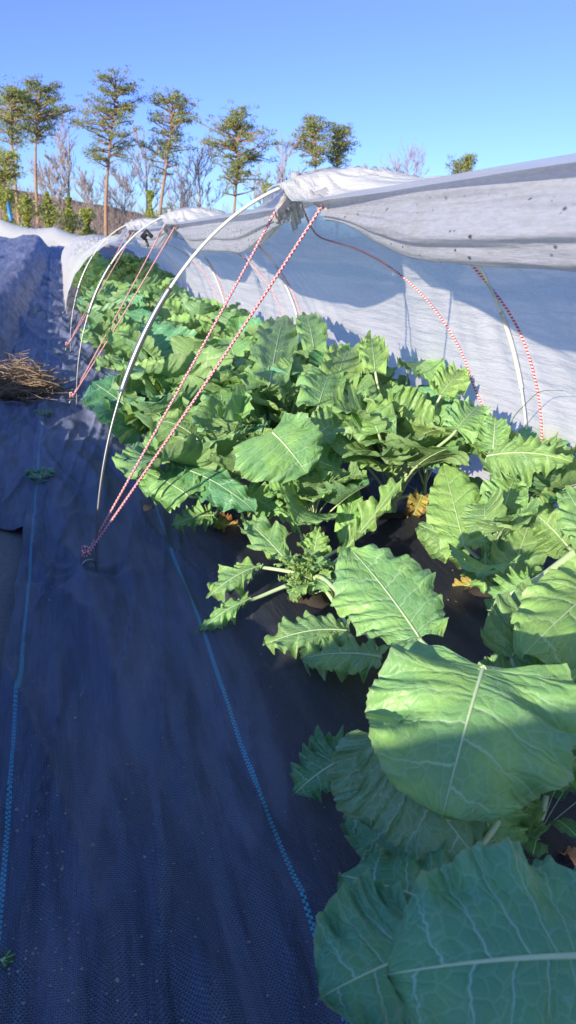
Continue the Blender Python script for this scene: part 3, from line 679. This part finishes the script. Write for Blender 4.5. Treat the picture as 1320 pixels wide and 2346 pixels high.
def drops(leaf, n, seed, faces=None, rmin=.0006, rmax=.0018, clus=None):
    me = leaf.data; R = random.Random(seed); V = []; Fc = []
    polys = [p for p in me.polygons if p.material_index == 0]
    cen = R.choice(polys).center if clus is None else None
    for _ in range(n * 6):
        if len(V) >= n * 19: break
        p = R.choice(polys)
        if R.random() > math.exp(-((p.center - cen).length / .09) ** 2) + .15: continue
        r = R.uniform(rmin, rmax) * R.uniform(.5, 1); c = p.center + p.normal * r * .25; nn = p.normal; t = nn.orthogonal().normalized(); bb = nn.cross(t); off = len(V)
        V.append(c + nn * r * .8)
        for a, (h, q) in enumerate(((.55, .7), (.15, 1.), (-.3, .9))):
            for k in range(6):
                an = k * math.pi / 3; V.append(c + (t * math.cos(an) + bb * math.sin(an)) * r * q + nn * h * r)
        for k in range(6): Fc.append((off, off + 1 + k, off + 1 + (k + 1) % 6))
        for a in range(2):
            for k in range(6): Fc.append((off + 1 + a * 6 + k, off + 7 + a * 6 + k, off + 7 + a * 6 + (k + 1) % 6, off + 1 + a * 6 + (k + 1) % 6))
    o = link('water_drops', V, Fc, WATER, leaf); o['kind'] = 'stuff'
WM = NT('water_drop'); WM.b.inputs['Base Color'].default_value = (.95, .98, 1, 1); WM.b.inputs['Roughness'].default_value = .03; WM.b.inputs['Transmission Weight'].default_value = .85; WM.b.inputs['IOR'].default_value = 1.33
WATER = WM.m
# row plants further back
RR = random.Random(5)
WHERE = ['right behind the nearest rope pair', 'between the nearest rope pair and the second hoop', 'just short of the second ring', 'level with the second ring', 'just past the second hoop', 'midway to the third hoop', 'just short of the third hoop']
for k in range(3, 18):
    for side, x0 in ((0, .50), (1, 1.08)):
        y = 1.06 + .655 * k + RR.uniform(-.05, .05); x = x0 + RR.uniform(-.05, .05)
        edge = 'path side kale plant' if side == 0 else 'cover side kale plant'
        lab = f'{edge}, {WHERE[k - 3]}' if k < 10 else f'small blurred {edge} beyond the third hoop'
        plant(x, y, lab, 500 + k * 2 + side, n=21 if k < 9 else 13, s=1.16 if k < 6 else 1.12)
PM = plant(.80, 3.40, 'kale plant in the middle of the bed, under the nearest rope pair', 700, n=16, s=1.15)
P_I = plant(.50, 2.46, 'kale plant before the nearest hoop, with a holed bluish leaf', 900, n=18, s=1.0, stem_h=.14)
P_G = plant(1.12, 2.38, 'kale plant with thick pale stalks showing over black fabric', 901, n=20, s=1.12)
P_H = plant(.80, 2.74, 'kale plant bearing the broad round leaf at the centre', 904, n=20, s=1.12)
plant(.76, 2.22, 'small low kale plant filling the gap before the broad round leaf', 912, n=14, s=.62, stem_h=.12)
P_J = plant(.46, 2.98, 'kale plant with cupped leaves touching the nearest hoop leg', 905, n=18, s=1.05)
P_E = root_at(1.13, 1.72, 'upright kale plant on black fabric beside a yellow brown leaf'); stem(P_E, .12, .013)
scatter_leaves(P_E, 16, 902, .02, .10, .62, lib=LOB + [l[0] for l in LIB[:4]])
P_C = root_at(.61, 1.76, 'small young kale plant with narrow jagged leaves'); stem(P_C, .07, .008)
scatter_leaves(P_C, 24, 903, .01, .05, .55, lib=LOB); scatter_leaves(P_C, 30, 913, .02, .09, .36, lib=LOB)
P_S = plant(1.42, 1.98, 'kale plant with ruffled leaves against the near white cover', 906, n=18, s=.9)
plant(1.38, 2.66, 'kale plant close to the white cover, just beyond the ruffled one', 910, n=15, s=1.0)
plant(1.36, 3.25, 'kale plant close to the white cover, below its lit folds', 911, n=15, s=1.05)
P_R = plant(1.42, 1.36, 'kale plant leaning in at the right frame edge', 907, n=14, s=.8)
P_F = root_at(.86, 1.02, 'foreground kale plant with a huge drooping sunlit leaf'); stem(P_F, .12, .014)
P_B = root_at(.72, .40, 'bottom corner kale plant with a giant white veined leaf'); stem(P_B, .12, .014)
Wp = lambda p: aZ(*p)
def hv(root, b, t, half, up=.5, out=0., **k):
    b, t = Wp(b), Wp(t); v = CAM - (b + t) / 2; v /= np.linalg.norm(v)
    n = v * (1 - abs(up)) + np.array([0, 0, up]) + np.array([out, 0, 0])
    if k.pop('back', False): n = -n
    return hero(root, b, t, half, n, **k)
# foreground plant
f6 = hv(P_F, (1108, 1528, .39), (1010, 1885, .27), .150, .45, kind='heart', cup=-.22, bow=.17, ruf=.020, rufn=2, seed=3, mat=KALE, pr=(.008, .006))
f7 = hv(P_F, (962, 1462, .30), (800, 1255, .37), .092, .55, kind='oval', bow=.06, cup=-.1, ruf=.008, seed=4, mat=KALE, rufn=5)
f5 = hv(P_F, (880, 1690, .34), (1090, 1965, .22), .085, .2, kind='oval', bow=.02, cup=.35, ruf=.006, seed=5, mat=KALE_BLUE, back=True)
f5b = hv(P_F, (860, 1680, .31), (850, 1905, .22), .060, .2, kind='oval', bow=.05, cup=.2, ruf=.008, seed=6, mat=KALE_BLUE, back=True)
hv(P_F, (1065, 1795, .17), (1160, 1985, .10), .080, .6, bow=.1, cup=-.2, seed=7, mat=KALE)
f3 = hv(P_F, (1040, 1980, .15), (785, 1875, .12), .060, .5, bow=.15, cup=-.5, ruf=.016, seed=8, mat=KALE_BLUE)
hv(P_F, (1172, 1508, .26), (1290, 1335, .32), .085, .4, kind='round', bow=.05, ruf=.010, seed=9, mat=KALE)
hv(P_R, (1390, 1330, .33), (1195, 1505, .30), .105, .3, kind='round', bow=.1, cup=-.1, seed=10, mat=KALE_LIME)
f11 = hv(P_F, (800, 1735, .10), (672, 1822, .06), .055, .7, seed=11, mat=KALE_BLUE, bow=.15)
hv(P_F, (1120, 1960, .13), (1040, 2060, .14), .06, .7, seed=12, mat=KALE_BLUE)
hv(P_F, (1230, 1800, .22), (1330, 1730, .26), .035, .4, kind='lobed', seed=13, mat=KALE_LIME)
hv(P_F, (1150, 1890, .12), (1225, 1830, .13), .035, .4, kind='oval', seed=14, mat=KALE_LIME)
# bottom corner plant
f1 = hv(P_B, (1335, 2190, .36), (878, 2235, .335), .100, .5, kind='heart', cup=-.14, bow=.07, ruf=.013, rufn=2, seed=15, mat=KALE_BLUE, pr=(.009, .0062))
f2 = hv(P_B, (1075, 2105, .21), (775, 2005, .20), .100, .6, bow=.10, cup=-.15, ruf=.009, seed=16, mat=KALE_BLUE)
f2b = hv(P_B, (1000, 2170, .22), (728, 2290, .21), .100, .6, bow=.10, cup=-.2, ruf=.009, seed=17, mat=KALE_BLUE)
hv(P_B, (1350, 2180, .30), (1160, 2015, .29), .062, .5, bow=.1, cup=.3, ruf=.014, seed=18, mat=KALE_BLUE)
# low leaves under the young plant
f12 = hv(P_C, (800, 1445, .10), (602, 1480, .07), .068, .75, bow=.14, cup=-.2, seed=19, mat=KALE)
hv(P_C, (872, 1505, .12), (688, 1510, .08), .070, .75, bow=.10, cup=-.15, seed=20, mat=KALE)
# young plant
hv(P_C, (598, 1296, .14), (472, 1372, .08), .046, .6, kind='lobed', bow=.15, cup=-.2, seed=21, mat=KALE, rufn=3)
hv(P_C, (575, 1372, .09), (455, 1450, .03), .026, .5, kind='lobed', bow=.18, cup=-.6, seed=22, mat=KALE)
hv(P_C, (672, 1302, .12), (558, 1188, .17), .058, .5, kind='lobed', bow=.06, cup=.05, seed=23, mat=KALE)
hv(P_C, (712, 1300, .10), (732, 1205, .19), .042, .1, kind='lobed', bow=-.05, seed=24, mat=KALE_LIME)
hv(P_C, (772, 1282, .14), (925, 1090, .33), .040, .0, out=-1.2, kind='lobed', bow=-.03, cup=.4, seed=25, mat=KALE_LIME)
hv(P_C, (790, 1245, .10), (815, 1115, .22), .040, .1, kind='oval', seed=26, mat=KALE_LIME)
hv(P_C, (690, 1225, .12), (640, 1140, .16), .045, .5, kind='lobed', seed=27, mat=KALE)
hv(P_C, (760, 1350, .08), (830, 1400, .06), .04, .5, kind='lobed', ruf=.012, seed=28, mat=KALE_LIME)
# upright plant at right
hv(P_E, (1064, 1250, .19), (1016, 1062, .33), .088, .1, bow=.05, cup=.1, seed=29, mat=KALE_LIME, ruf=.008)
hv(P_E, (1080, 1262, .16), (958, 1200, .19), .070, .3, bow=.06, cup=.1, seed=30, mat=KALE)
hv(P_E, (1112, 1262, .20), (1110, 1362, .09), .050, .5, kind='lobed', bow=.15, seed=31, mat=KALE)
hv(P_E, (1112, 1335, .06), (1026, 1366, .02), .026, .5, kind='oval', bow=.25, cup=.6, seed=32, mat=KALE_YELLOW)
hv(P_E, (1165, 1335, .15), (1225, 1165, .28), .075, .1, bow=.05, seed=33, mat=KALE)
hv(P_E, (1150, 1180, .26), (1180, 1090, .33), .07, .3, seed=34, mat=KALE)
hv(P_S, (1115, 1045, .42), (1312, 1060, .44), .062, .45, kind='oval', bow=.18, cup=-.3, ruf=.020, seed=35, mat=KALE, rufn=5)
hv(P_S, (1130, 1030, .42), (1135, 955, .50), .05, .2, ruf=.018, seed=36, mat=KALE)
hv(P_R, (1390, 1290, .36), (1296, 1120, .45), .06, .2, kind='oval', seed=37, mat=KALE)
hv(P_R, (1215, 1335, .30), (1120, 1400, .22), .055, .5, seed=38, mat=KALE, start=aZ(1430, 1225, .36), pr=(.012, .009))
# tall plant by the cover
hv(P_G, (902, 962, .43), (1012, 975, .41), .110, .25, kind='heart', bow=-.04, cup=.25, ruf=.008, seed=39, mat=KALE, pr=(.010, .007))
hv(P_G, (868, 992, .42), (815, 895, .50), .085, .3, bow=.05, seed=40, mat=KALE)
hv(P_G, (968, 1135, .12), (935, 1212, .03), .034, .2, kind='oval', cup=.5, seed=41, mat=KALE_YELLOW)
hv(P_G, (940, 830, .52), (1010, 890, .50), .08, .4, seed=42, mat=KALE_LIME)
# centre plants
f8 = hv(P_H, (624, 990, .44), (705, 1088, .33), .150, .50, kind='heart', bow=.10, cup=.12, ruf=.010, rufn=3, seed=43, mat=KALE, pr=(.009, .006))
hv(P_H, (690, 1050, .34), (790, 1085, .28), .080, .6, bow=.1, seed=44, mat=KALE)
hv(P_H, (720, 1000, .40), (830, 950, .44), .075, .6, bow=.1, seed=45, mat=KALE)
hv(PM, (618, 880, .49), (652, 722, .59), .105, .5, kind='round', bow=.03, cup=.15, seed=46, mat=KALE, pr=(.009, .006))
hv(PM, (770, 880, .50), (800, 800, .56), .09, .3, seed=47, mat=KALE_LIME)
hv(P_H, (730, 930, .47), (760, 850, .52), .085, .3, seed=48, mat=KALE)
hv(P_J, (515, 962, .38), (498, 838, .49), .095, .2, bow=.04, cup=.12, seed=49, mat=KALE)
hv(P_J, (438, 992, .30), (296, 905, .33), .080, .5, bow=.12, cup=.7, ruf=.014, seed=50, mat=KALE)
hv(P_J, (412, 955, .36), (398, 862, .44), .062, .2, cup=.5, seed=51, mat=KALE_LIME)
hv(P_I, (432, 1135, .22), (332, 1080, .24), .078, .35, bow=.08, cup=-.15, seed=52, mat=KALE)
hv(P_I, (398, 1068, .27), (590, 1178, .17), .078, .5, bow=.16, cup=-.25, ruf=.012, seed=53, mat=KALE_BLUE, hole=True)
hv(P_I, (490, 1180, .10), (392, 1205, .07), .055, .6, bow=.12, seed=54, mat=KALE)
hv(P_I, (490, 1192, .07), (550, 1228, .03), .034, .5, kind='oval', bow=.1, cup=.4, ruf=.012, seed=55, mat=KALE_YELLOW)
hv(P_I, (560, 1130, .2), (640, 1180, .14), .06, .5, seed=56, mat=KALE)
hv(P_F, (1210, 1935, .10), (1130, 1850, .12), .05, .6, seed=60, mat=KALE, ruf=.012)
hv(P_F, (1000, 1790, .18), (905, 1950, .10), .06, .6, seed=61, mat=KALE_BLUE, ruf=.014)
hv(P_F, (1250, 1600, .30), (1330, 1700, .24), .08, .6, seed=62, mat=KALE_LIME, ruf=.012)
hv(P_R, (1300, 1250, .32), (1230, 1180, .38), .06, .3, seed=63, mat=KALE, ruf=.014)
hv(P_G, (1010, 905, .50), (1060, 850, .56), .06, .3, kind='oval', seed=64, mat=KALE_LIME, ruf=.018)
hv(P_G, (1045, 985, .46), (1100, 930, .50), .07, .3, seed=65, mat=KALE, ruf=.018)
hv(P_G, (860, 850, .56), (850, 775, .63), .055, .2, seed=66, mat=KALE_LIME, ruf=.018)
hv(PM, (720, 800, .56), (700, 720, .63), .07, .2, seed=67, mat=KALE, ruf=.014)
scatter_leaves(P_F, 10, 909, .02, .08, .55, lib=LOB + [l[0] for l in LIB[:4]])
for lf, n, sd in ((f6, 46, 1), (f2b, 120, 2), (f2, 50, 3), (f3, 50, 4), (f11, 60, 5), (f12, 40, 6), (f1, 24, 7), (f7, 24, 8), (f8, 40, 9)): drops(lf, n, sd)

# ------------------------------------------------------------------ trees
def limb(mb, p, d, L, r, R, depth, droop=0., n=5):
    pts = [np.array(p, float)]; dd = np.array(d, float)
    for k in range(n):
        dd = dd + np.array([R.uniform(-.16, .16), R.uniform(-.16, .16), R.uniform(-.08, .12) - droop]); dd /= np.linalg.norm(dd)
        pts.append(pts[-1] + dd * L / n)
    mb.tube(pts, np.linspace(r, r * .45, n + 1), 4 if depth else 7, cap=False); return pts, dd
def pine(px, ytop, ycb, half, D, label, seed, trunk_px=None, mat=None, dens=1., low=0):
    """crown between rows ytop and ycb of the frame, half = crown half width in pixels, D = distance"""
    R = random.Random(seed); k = D / F; top = aY(px, ytop, D); tpx = trunk_px or px
    b = aY(tpx, 520, D); base = np.array([b[0], D, float(tz(D)) - .2]); cb = aY((px + tpx) / 2, ycb, D)[2]; Hh = top[2] - base[2]; hw = half * k * 1.05
    r = tag(empty('pine_tree', base), label, 'pine tree', 'tall pines behind the field')
    def tp(z):                                                         # trunk axis
        q = (z - base[2]) / Hh; return np.array([(top[0] - base[0]) * q ** 1.2 + .12 * math.sin(q * 5 + seed), .1 * math.cos(q * 4 + seed), z - base[2]])
    m = MB(); zz = np.linspace(base[2], top[2] - .2, 16); m.tube([tp(z) for z in zz], np.linspace(.17, .03, 16) * (Hh / 12), 8); m.build('trunk', BARK, r)
    lm = MB(); V = []; Fc = []
    nb = int(58 * dens)
    for i in range(nb + low):
        q = (i + R.random()) / nb
        z = cb + (top[2] - .2 - cb) * q ** .85 if i < nb else R.uniform(base[2] + .35 * (cb - base[2]), cb)
        az0 = R.random() * 6.283
        prof = (math.sin(math.pi * min(1, .14 + .78 * q)) ** .75 * R.uniform(.3, 1.15) * (1 + .25 * math.sin(q * 9 + seed * 2 + math.cos(az0) * 1.5)) + .12) if i < nb else R.uniform(.35, .7)
        az = az0; d = np.array([math.cos(az), math.sin(az), R.uniform(-.05, .7)]); d /= np.linalg.norm(d); Lb = hw * prof
        pts, dd = limb(lm, tp(z), d, Lb, .05, R, 1, .03)
        nc = max(2, int(Lb / .38)) if i < nb else 2
        for c in range(nc + 2):
            f = R.uniform(.35, 1.08); ii = min(4, int(f * 5)); pc = pts[ii] + (pts[ii + 1] - pts[ii]) * (f * 5 - ii) + np.array([R.gauss(0, .22), R.gauss(0, .22), R.gauss(.08, .12)])
            rad = R.uniform(.16, .42) * (D / 55)
            for _ in range(26):
                a, e = R.random() * 6.283, R.gauss(0, .5); rr = rad * R.random() ** .4
                c0 = pc + np.array([math.cos(a) * rr, math.sin(a) * rr, e * rad * .5]); s = R.uniform(.045, .10) * (D / 55)
                u_ = np.array([R.gauss(0, 1), R.gauss(0, 1), R.gauss(0, 1)]); u_ /= np.linalg.norm(u_); w_ = np.cross(u_, [R.gauss(0, 1), R.gauss(0, 1), R.gauss(0, 1)]); w_ /= np.linalg.norm(w_)
                o_ = len(V); V += [c0 - u_ * s, c0 + w_ * s * .30, c0 + u_ * s * 1.1, c0 - w_ * s * .30]; Fc.append((o_, o_ + 1, o_ + 2, o_ + 3))
    lm.build('limbs', BARK, r); link('crown', V, Fc, mat or NEEDLE, r, False); return r
def bare(px, ytop, half, D, label, seed, base_row=520, mat=None, forks=3):
    R = random.Random(seed); k = D / F; top = aY(px, ytop, D); base = np.array([aY(px, base_row, D)[0], D, float(tz(D)) - .2]); Hh = top[2] - base[2]; hw = half * k
    r = tag(empty('bare_tree', base), label, 'bare tree', 'leafless trees behind the field'); m = MB(); tw = MB()
    n = 10; tr = [np.array([.12 * math.sin(q * 4 + seed), .1 * math.cos(q * 3), q * Hh * .9]) for q in np.linspace(0, 1, n)]; m.tube(tr, np.linspace(.14, .02, n) * (Hh / 9), 7); m.build('trunk', mat or BARE, r)
    def grow(p, d, L, rad, depth):
        pts, dd = limb(tw, p, d, L, rad, R, depth, -.02, 4)
        if depth < 3:
            for j in range(4 if depth < 2 else 3):
                i = R.randint(1, 4); nd = dd + np.array([R.gauss(0, .5), R.gauss(0, .5), R.uniform(.0, .5)]); nd /= np.linalg.norm(nd); grow(pts[i], nd, L * R.uniform(.45, .68), max(rad * .6, .017), depth + 1)
    for j in range(13):
        q = .30 + .65 * (j + R.random()) / 13; i = min(n - 2, int(q * (n - 1))); az = R.random() * 6.283
        e = R.uniform(.8, 1.6); d = np.array([math.cos(az), math.sin(az), e]); d /= np.linalg.norm(d); grow(tr[i], d, hw * R.uniform(.75, 1.2) * (1.15 - .5 * q) * 1.25, .045 * (1.2 - q), 0)
    tw.build('branches', mat or BARE, r); return r
pine(28, 200, 345, 40, 52, 'pine at the far left edge with thin trunk and airy crown', 1, 38, dens=.9)
pine(88, 190, 330, 58, 55, 'second pine from the left, wide rounded open crown on a straight trunk', 2, 84, dens=1.2)
pine(262, 182, 385, 66, 53, 'tallest pine, reddish bare lower trunk, third from the left', 3, 242, dens=1.25)
pine(395, 213, 400, 56, 54, 'pine with leaning second stem, between the tallest pine and the bushy one', 4, 364, dens=1.1, low=4)
pine(545, 257, 430, 66, 50, 'bushiest pine, foliage reaching low, right of the twin stemmed pine', 5, 533, dens=1.5, low=8)
pine(722, 270, 385, 40, 56, 'pine above the gathered cloth, left half of a close pair', 6, 722, dens=1.0)
pine(780, 290, 395, 34, 57, 'pine above the gathered cloth, right half of a close pair', 7, 770, dens=.9)
pine(1066, 358, 470, 36, 62, 'small dark pine top peeping above the near roll of cover', 8, 1066, dens=1.0)
pine(8, 345, 440, 34, 44, 'low leafy pine at the far left edge under the airy one', 9, 4, NEEDLE_Y, .8)
for i, (px, yt, hf, D, lb) in enumerate([
    (165, 250, 52, 60, 'pale slender leafless tree between the second pine and the tallest one'),
    (285, 395, 40, 63, 'short leafless tree just right of the tallest pine trunk'),
    (335, 300, 45, 66, 'tall thin leafless tree touching the left of the twin stemmed pine'),
    (455, 312, 46, 60, 'pinkish leafless tree left of the bushiest pine'),
    (645, 305, 50, 57, 'broad twiggy leafless tree left of the close pair of pines'),
    (915, 350, 72, 64, 'wide leafless tree rising above the cover right of the close pair'),
    (855, 385, 40, 66, 'low leafless tree at the left foot of the wide one'),
    (120, 370, 42, 58, 'small leafless tree under the second pine'),
    (210, 400, 40, 68, 'faint leafless tree left of the tallest pine trunk'),
    (600, 400, 40, 66, 'low leafless tree right of the bushiest pine'),
    (420, 400, 40, 70, 'faint leafless tree right of the twin stemmed pine'),
    (30, 400, 40, 66, 'faint leafless tree between the two leftmost pine trunks')]):
    bare(px, yt, hf, D, lb, 60 + i)
def brush(name, pts, label, seed, mat, group):
    for i, (px, yt, hf, D) in enumerate(pts):
        R = random.Random(seed + i); b = np.array([aY(px, 520, D)[0], D, float(tz(D)) - .2]); Hh = aY(px, yt, D)[2] - b[2]; hw = hf * D / F
        r = tag(empty(name, b), label[i], 'young pine', group); m = MB(); m.tube([[0, 0, 0], [.02, 0, Hh * .9]], [.06, .01], 6); m.build('trunk', BARK, r); V = []; Fc = []
        for _ in range(2000):
            q = R.random() ** .8; a0_ = R.random() * 6.283; rad = hw * (1.1 - .75 * q) * (.7 + .5 * math.sin(q * 11 + seed + i)) * R.random() ** .5 * (1 + .35 * math.sin(q * 14 + 2 * math.sin(a0_ * 2))); a = R.random() * 6.283
            c0 = np.array([math.cos(a) * rad, math.sin(a) * rad, Hh * q]); u_ = np.array([R.gauss(0, 1), R.gauss(0, 1), R.gauss(0, .6)]); u_ /= np.linalg.norm(u_); w_ = np.cross(u_, [0.3, R.gauss(0, 1), 1]); w_ /= np.linalg.norm(w_); s = R.uniform(.05, .10)
            o_ = len(V); V += [c0 - u_ * s, c0 + w_ * s * .5, c0 + u_ * s, c0 - w_ * s * .5]; Fc.append((o_, o_ + 1, o_ + 2, o_ + 3))
        link('crown', V, Fc, mat, r, False)
brush('young_pine', [(20, 432, 38, 40), (62, 445, 36, 42), (112, 440, 34, 41), (160, 452, 34, 43), (345, 436, 26, 47), (612, 420, 26, 46), (200, 478, 30, 45)],
      ['bushy young pine low at the left frame edge', 'bushy young pine between the first two pine trunks', 'bushy young pine just right of the second pine trunk', 'yellow green young pine under the pale slender tree', 'young pine at the foot of the twin stemmed pine', 'young pine right of the bushiest pine', 'smallest young pine left of the tallest pine trunk'], 300, NEEDLE_Y, 'young pines at the field edge')
# undergrowth along the wood's edge: far-off twigs nobody could count
R = random.Random(77); m = MB()
for _ in range(3600):
    X = R.uniform(-9, 42); D = R.uniform(52, 74); h = R.uniform(.8, 3.4) * (1.0 if X < 14 else .8); p = np.array([X, D, float(tz(D)) - .3]); q = np.array([R.gauss(0, .25) * h, R.gauss(0, .2), h])
    m.tube([p, p + q * .5 + [R.gauss(0, .1), 0, 0], p + q], [.03, .018, .008], 3, cap=False)
    for _ in range(2): m.tube([p + q * R.uniform(.3, .7), p + q * R.uniform(.8, 1.1) + [R.gauss(0, .5), R.gauss(0, .3), 0]], [.016, .008], 3, cap=False)
tag(m.build('undergrowth', BARE), 'tangle of bare twigs and saplings along the edge of the wood', 'undergrowth', kind='stuff')

# ------------------------------------------------------------------ small things on the ground
def straw(name, c0, n, sx, sz, Lr, label, seed):
    R = random.Random(seed); m = MB()
    for _ in range(n):
        a = R.gauss(.5, 1.0); q = c0 + np.array([R.gauss(0, sx), R.gauss(0, sx * 1.15), abs(R.gauss(0, sz))]); L = R.uniform(*Lr); d = np.array([math.cos(a), math.sin(a), R.gauss(0, .22)]); b = np.array([R.gauss(0, .25), R.gauss(0, .25), R.gauss(.05, .25)]) * L
        q[2] = max(q[2], c0[2]); m.tube([q - d * L / 2, q + b * .25, q + d * L / 2], [.0022, .0026, .0014], 4)
    tag(m.build(name, STRAW, None), label, 'straw')
straw('straw_clump', aZ(48, 905, .02), 1700, .095, .075, (.08, .24), 'clump of brown dry straw lying on the path fabric at left', 3)
R = random.Random(8)
def leaflets(name, c, n, size, spread, label, cat, seed, mat=None, kind='round', el=(20, 70)):
    R = random.Random(seed); r = tag(empty(name, c), label, cat)
    for k in range(n):
        az = k * 2.4 + R.uniform(-.3, .3); e = math.radians(R.uniform(*el)); L = spread * R.uniform(.4, 1); d = np.array([math.cos(az) * math.cos(e), math.sin(az) * math.cos(e), math.sin(e)])
        b = d * L; t = b + np.array([math.cos(az), math.sin(az), .15]) * size * R.uniform(.8, 1.2)
        dat = leaf_arrays(bez(b, b * .6 + t * .4 + [0, 0, .1 * size], b * .3 + t * .7 + [0, 0, .1 * size], t, 9), [0, 0, 1], size * .5, kind, .1, .05 * size, 2, seed + k, nu=18, nv=7, rib=.0006)
        dat = add_petiole(dat, bez([0, 0, 0], b * .3 + [0, 0, .01], b * .7, b, 6), .0009, .0007); leaf_obj(dat, mat or WEED, r)
    return r
zf = lambda p, dz=.0: np.array([p[0], p[1], float(bed_z(np.array(p[0]), np.array(p[1]))) + dz])
leaflets('small_weed', zf(aZ(93, 1098, .02)), 34, .030, .055, 'dusty dark green weed growing through the path seam', 'weed', 1, KALE_BLUE, 'lobed', (5, 45))
leaflets('small_weed', zf(aZ(100, 950, .02)), 16, .028, .045, 'smaller weed on the path seam just in front of the straw clump', 'weed', 2, KALE_BLUE, 'lobed', (5, 45))
leaflets('small_weed', zf(aZ(85, 745, .02)), 14, .04, .05, 'faint weed on the path seam beyond the straw clump', 'weed', 4, KALE_BLUE, 'lobed', (5, 45))
leaflets('seedling', zf(aZ(6, 2212, .01)), 6, .010, .010, 'tiny green seedling cut by the left frame edge near the bottom', 'seedling', 5, WEED, 'round', (10, 50))
leaflets('round_leaf_weed', zf(aZ(1225, 1960, .02)), 9, .042, .13, 'weed with round scalloped leaves on long stems at lower right', 'weed', 6, WEED, 'round', (25, 70))
leaflets('round_leaf_weed', zf(aZ(1290, 1790, .02)), 9, .040, .12, 'round leaved weed rising beside soil at the right frame edge', 'weed', 7, WEED, 'round', (25, 70))
m = MB(); g = [aX(1168, 978, 1.36), aX(1205, 925, 1.34), aX(1240, 897, 1.33), aX(1290, 895, 1.33)]; base = np.array([1.36, g[0][1] + .02, .06])
m.tube(catmull([base, (base + g[0]) / 2 + [.01, 0, 0]] + g, 8), np.linspace(.0022, .0007, 41), 5); tag(m.build('grass_blade', WEED), 'single thin grass blade bent over before the near white cover', 'grass')
def dry_leaf(px, py, z, size, label, seed, x=None):
    p = aX(px, py, x) if x is not None else aZ(px, py, z); R = random.Random(seed); a = R.random() * 6.28; d = np.array([math.cos(a), math.sin(a), 0]) * size
    dat = leaf_arrays(bez(p - d, p - d * .3 + [0, 0, size * .5], p + d * .3 + [0, 0, size * .5], p + d, 8), [0, 0, 1], size * .7, 'oval', .5, size * .2, 2, seed, nu=16, nv=7, rib=.001)
    tag(link('dry_leaf', dat[0], dat[1], [DRY, DRY], None, True, dat[2], dat[3]), label, 'dry leaf', 'fallen dry leaves')
dry_leaf(12, 642, .34, .10, 'orange dry leaf on the dusty raised bed, largest of those there', 1)
dry_leaf(28, 615, .36, .08, 'small pinkish dry leaf on the raised bed beyond the orange one', 2)
dry_leaf(78, 575, .45, .09, 'far blurred dry leaf on the crest of the raised bed', 3)
dry_leaf(656, 1138, .08, .025, 'small brown dry leaf on black fabric between the centre kale plants', 4)
dry_leaf(340, 1168, .08, .022, 'curled tan dry leaf tip beside the holed bluish kale leaf', 5)
dry_leaf(1312, 1975, .06, .02, 'tan dry leaf at the right frame edge above the giant leaf', 6)
# soil showing at the foot of the near plants
m = MB(); R = random.Random(4); V = []; Fc = []
for (x, y) in [(1.13, 1.72), (.61, 1.76), (1.12, 2.38), (.50, 2.46), (.86, 1.02), (1.06, 1.02), (.80, 2.74), (1.42, 1.36)]:
    n = 14; o_ = len(V)
    for i in range(5):
        for j in range(n):
            a = j / n * 6.283; r = .055 * i / 4 * (1 + .3 * math.sin(a * 3 + x * 9)); V.append((x + r * math.cos(a), y + r * math.sin(a), float(bed_z(np.array(x), np.array(y))) + .014 * math.cos(i / 4 * 1.57) + R.uniform(-.002, .003) + .001))
    Fc += [(a, b, c, d) for a, b, c, d in grid_faces(5, n, o_, True)]
tag(link('soil', V, Fc, SOILM), 'dark crumbly soil in the planting holes at the foot of the kale', 'soil', kind='stuff')
# crumbs of soil and grit scattered over the fabric
V = []; Fc = []
for _ in range(2600):
    y = .35 + 5.5 * R.random() ** 1.7; x = R.choice([R.gauss(-.10, .05), R.uniform(-.3, .45), R.gauss(.02, .09), R.uniform(.3, 1.5)]); s = R.uniform(.0008, .0026) * (2.2 if R.random() < .04 else 1)
    c = zf((x, y), s * .4); o_ = len(V)
    for k in range(6): V.append(c + np.array([math.cos(k * 1.05), math.sin(k * 1.05), 0]) * s * R.uniform(.7, 1.3))
    V.append(c + [0, 0, s * .9]); Fc += [(o_ + k, o_ + (k + 1) % 6, o_ + 6) for k in range(6)]
tag(link('soil_crumbs', V, Fc, simple('grit', (.26, .23, .20), .9, nscale=300, namp=.9), None, False), 'crumbs of soil and grit scattered over the dark fabric', 'debris', kind='stuff')
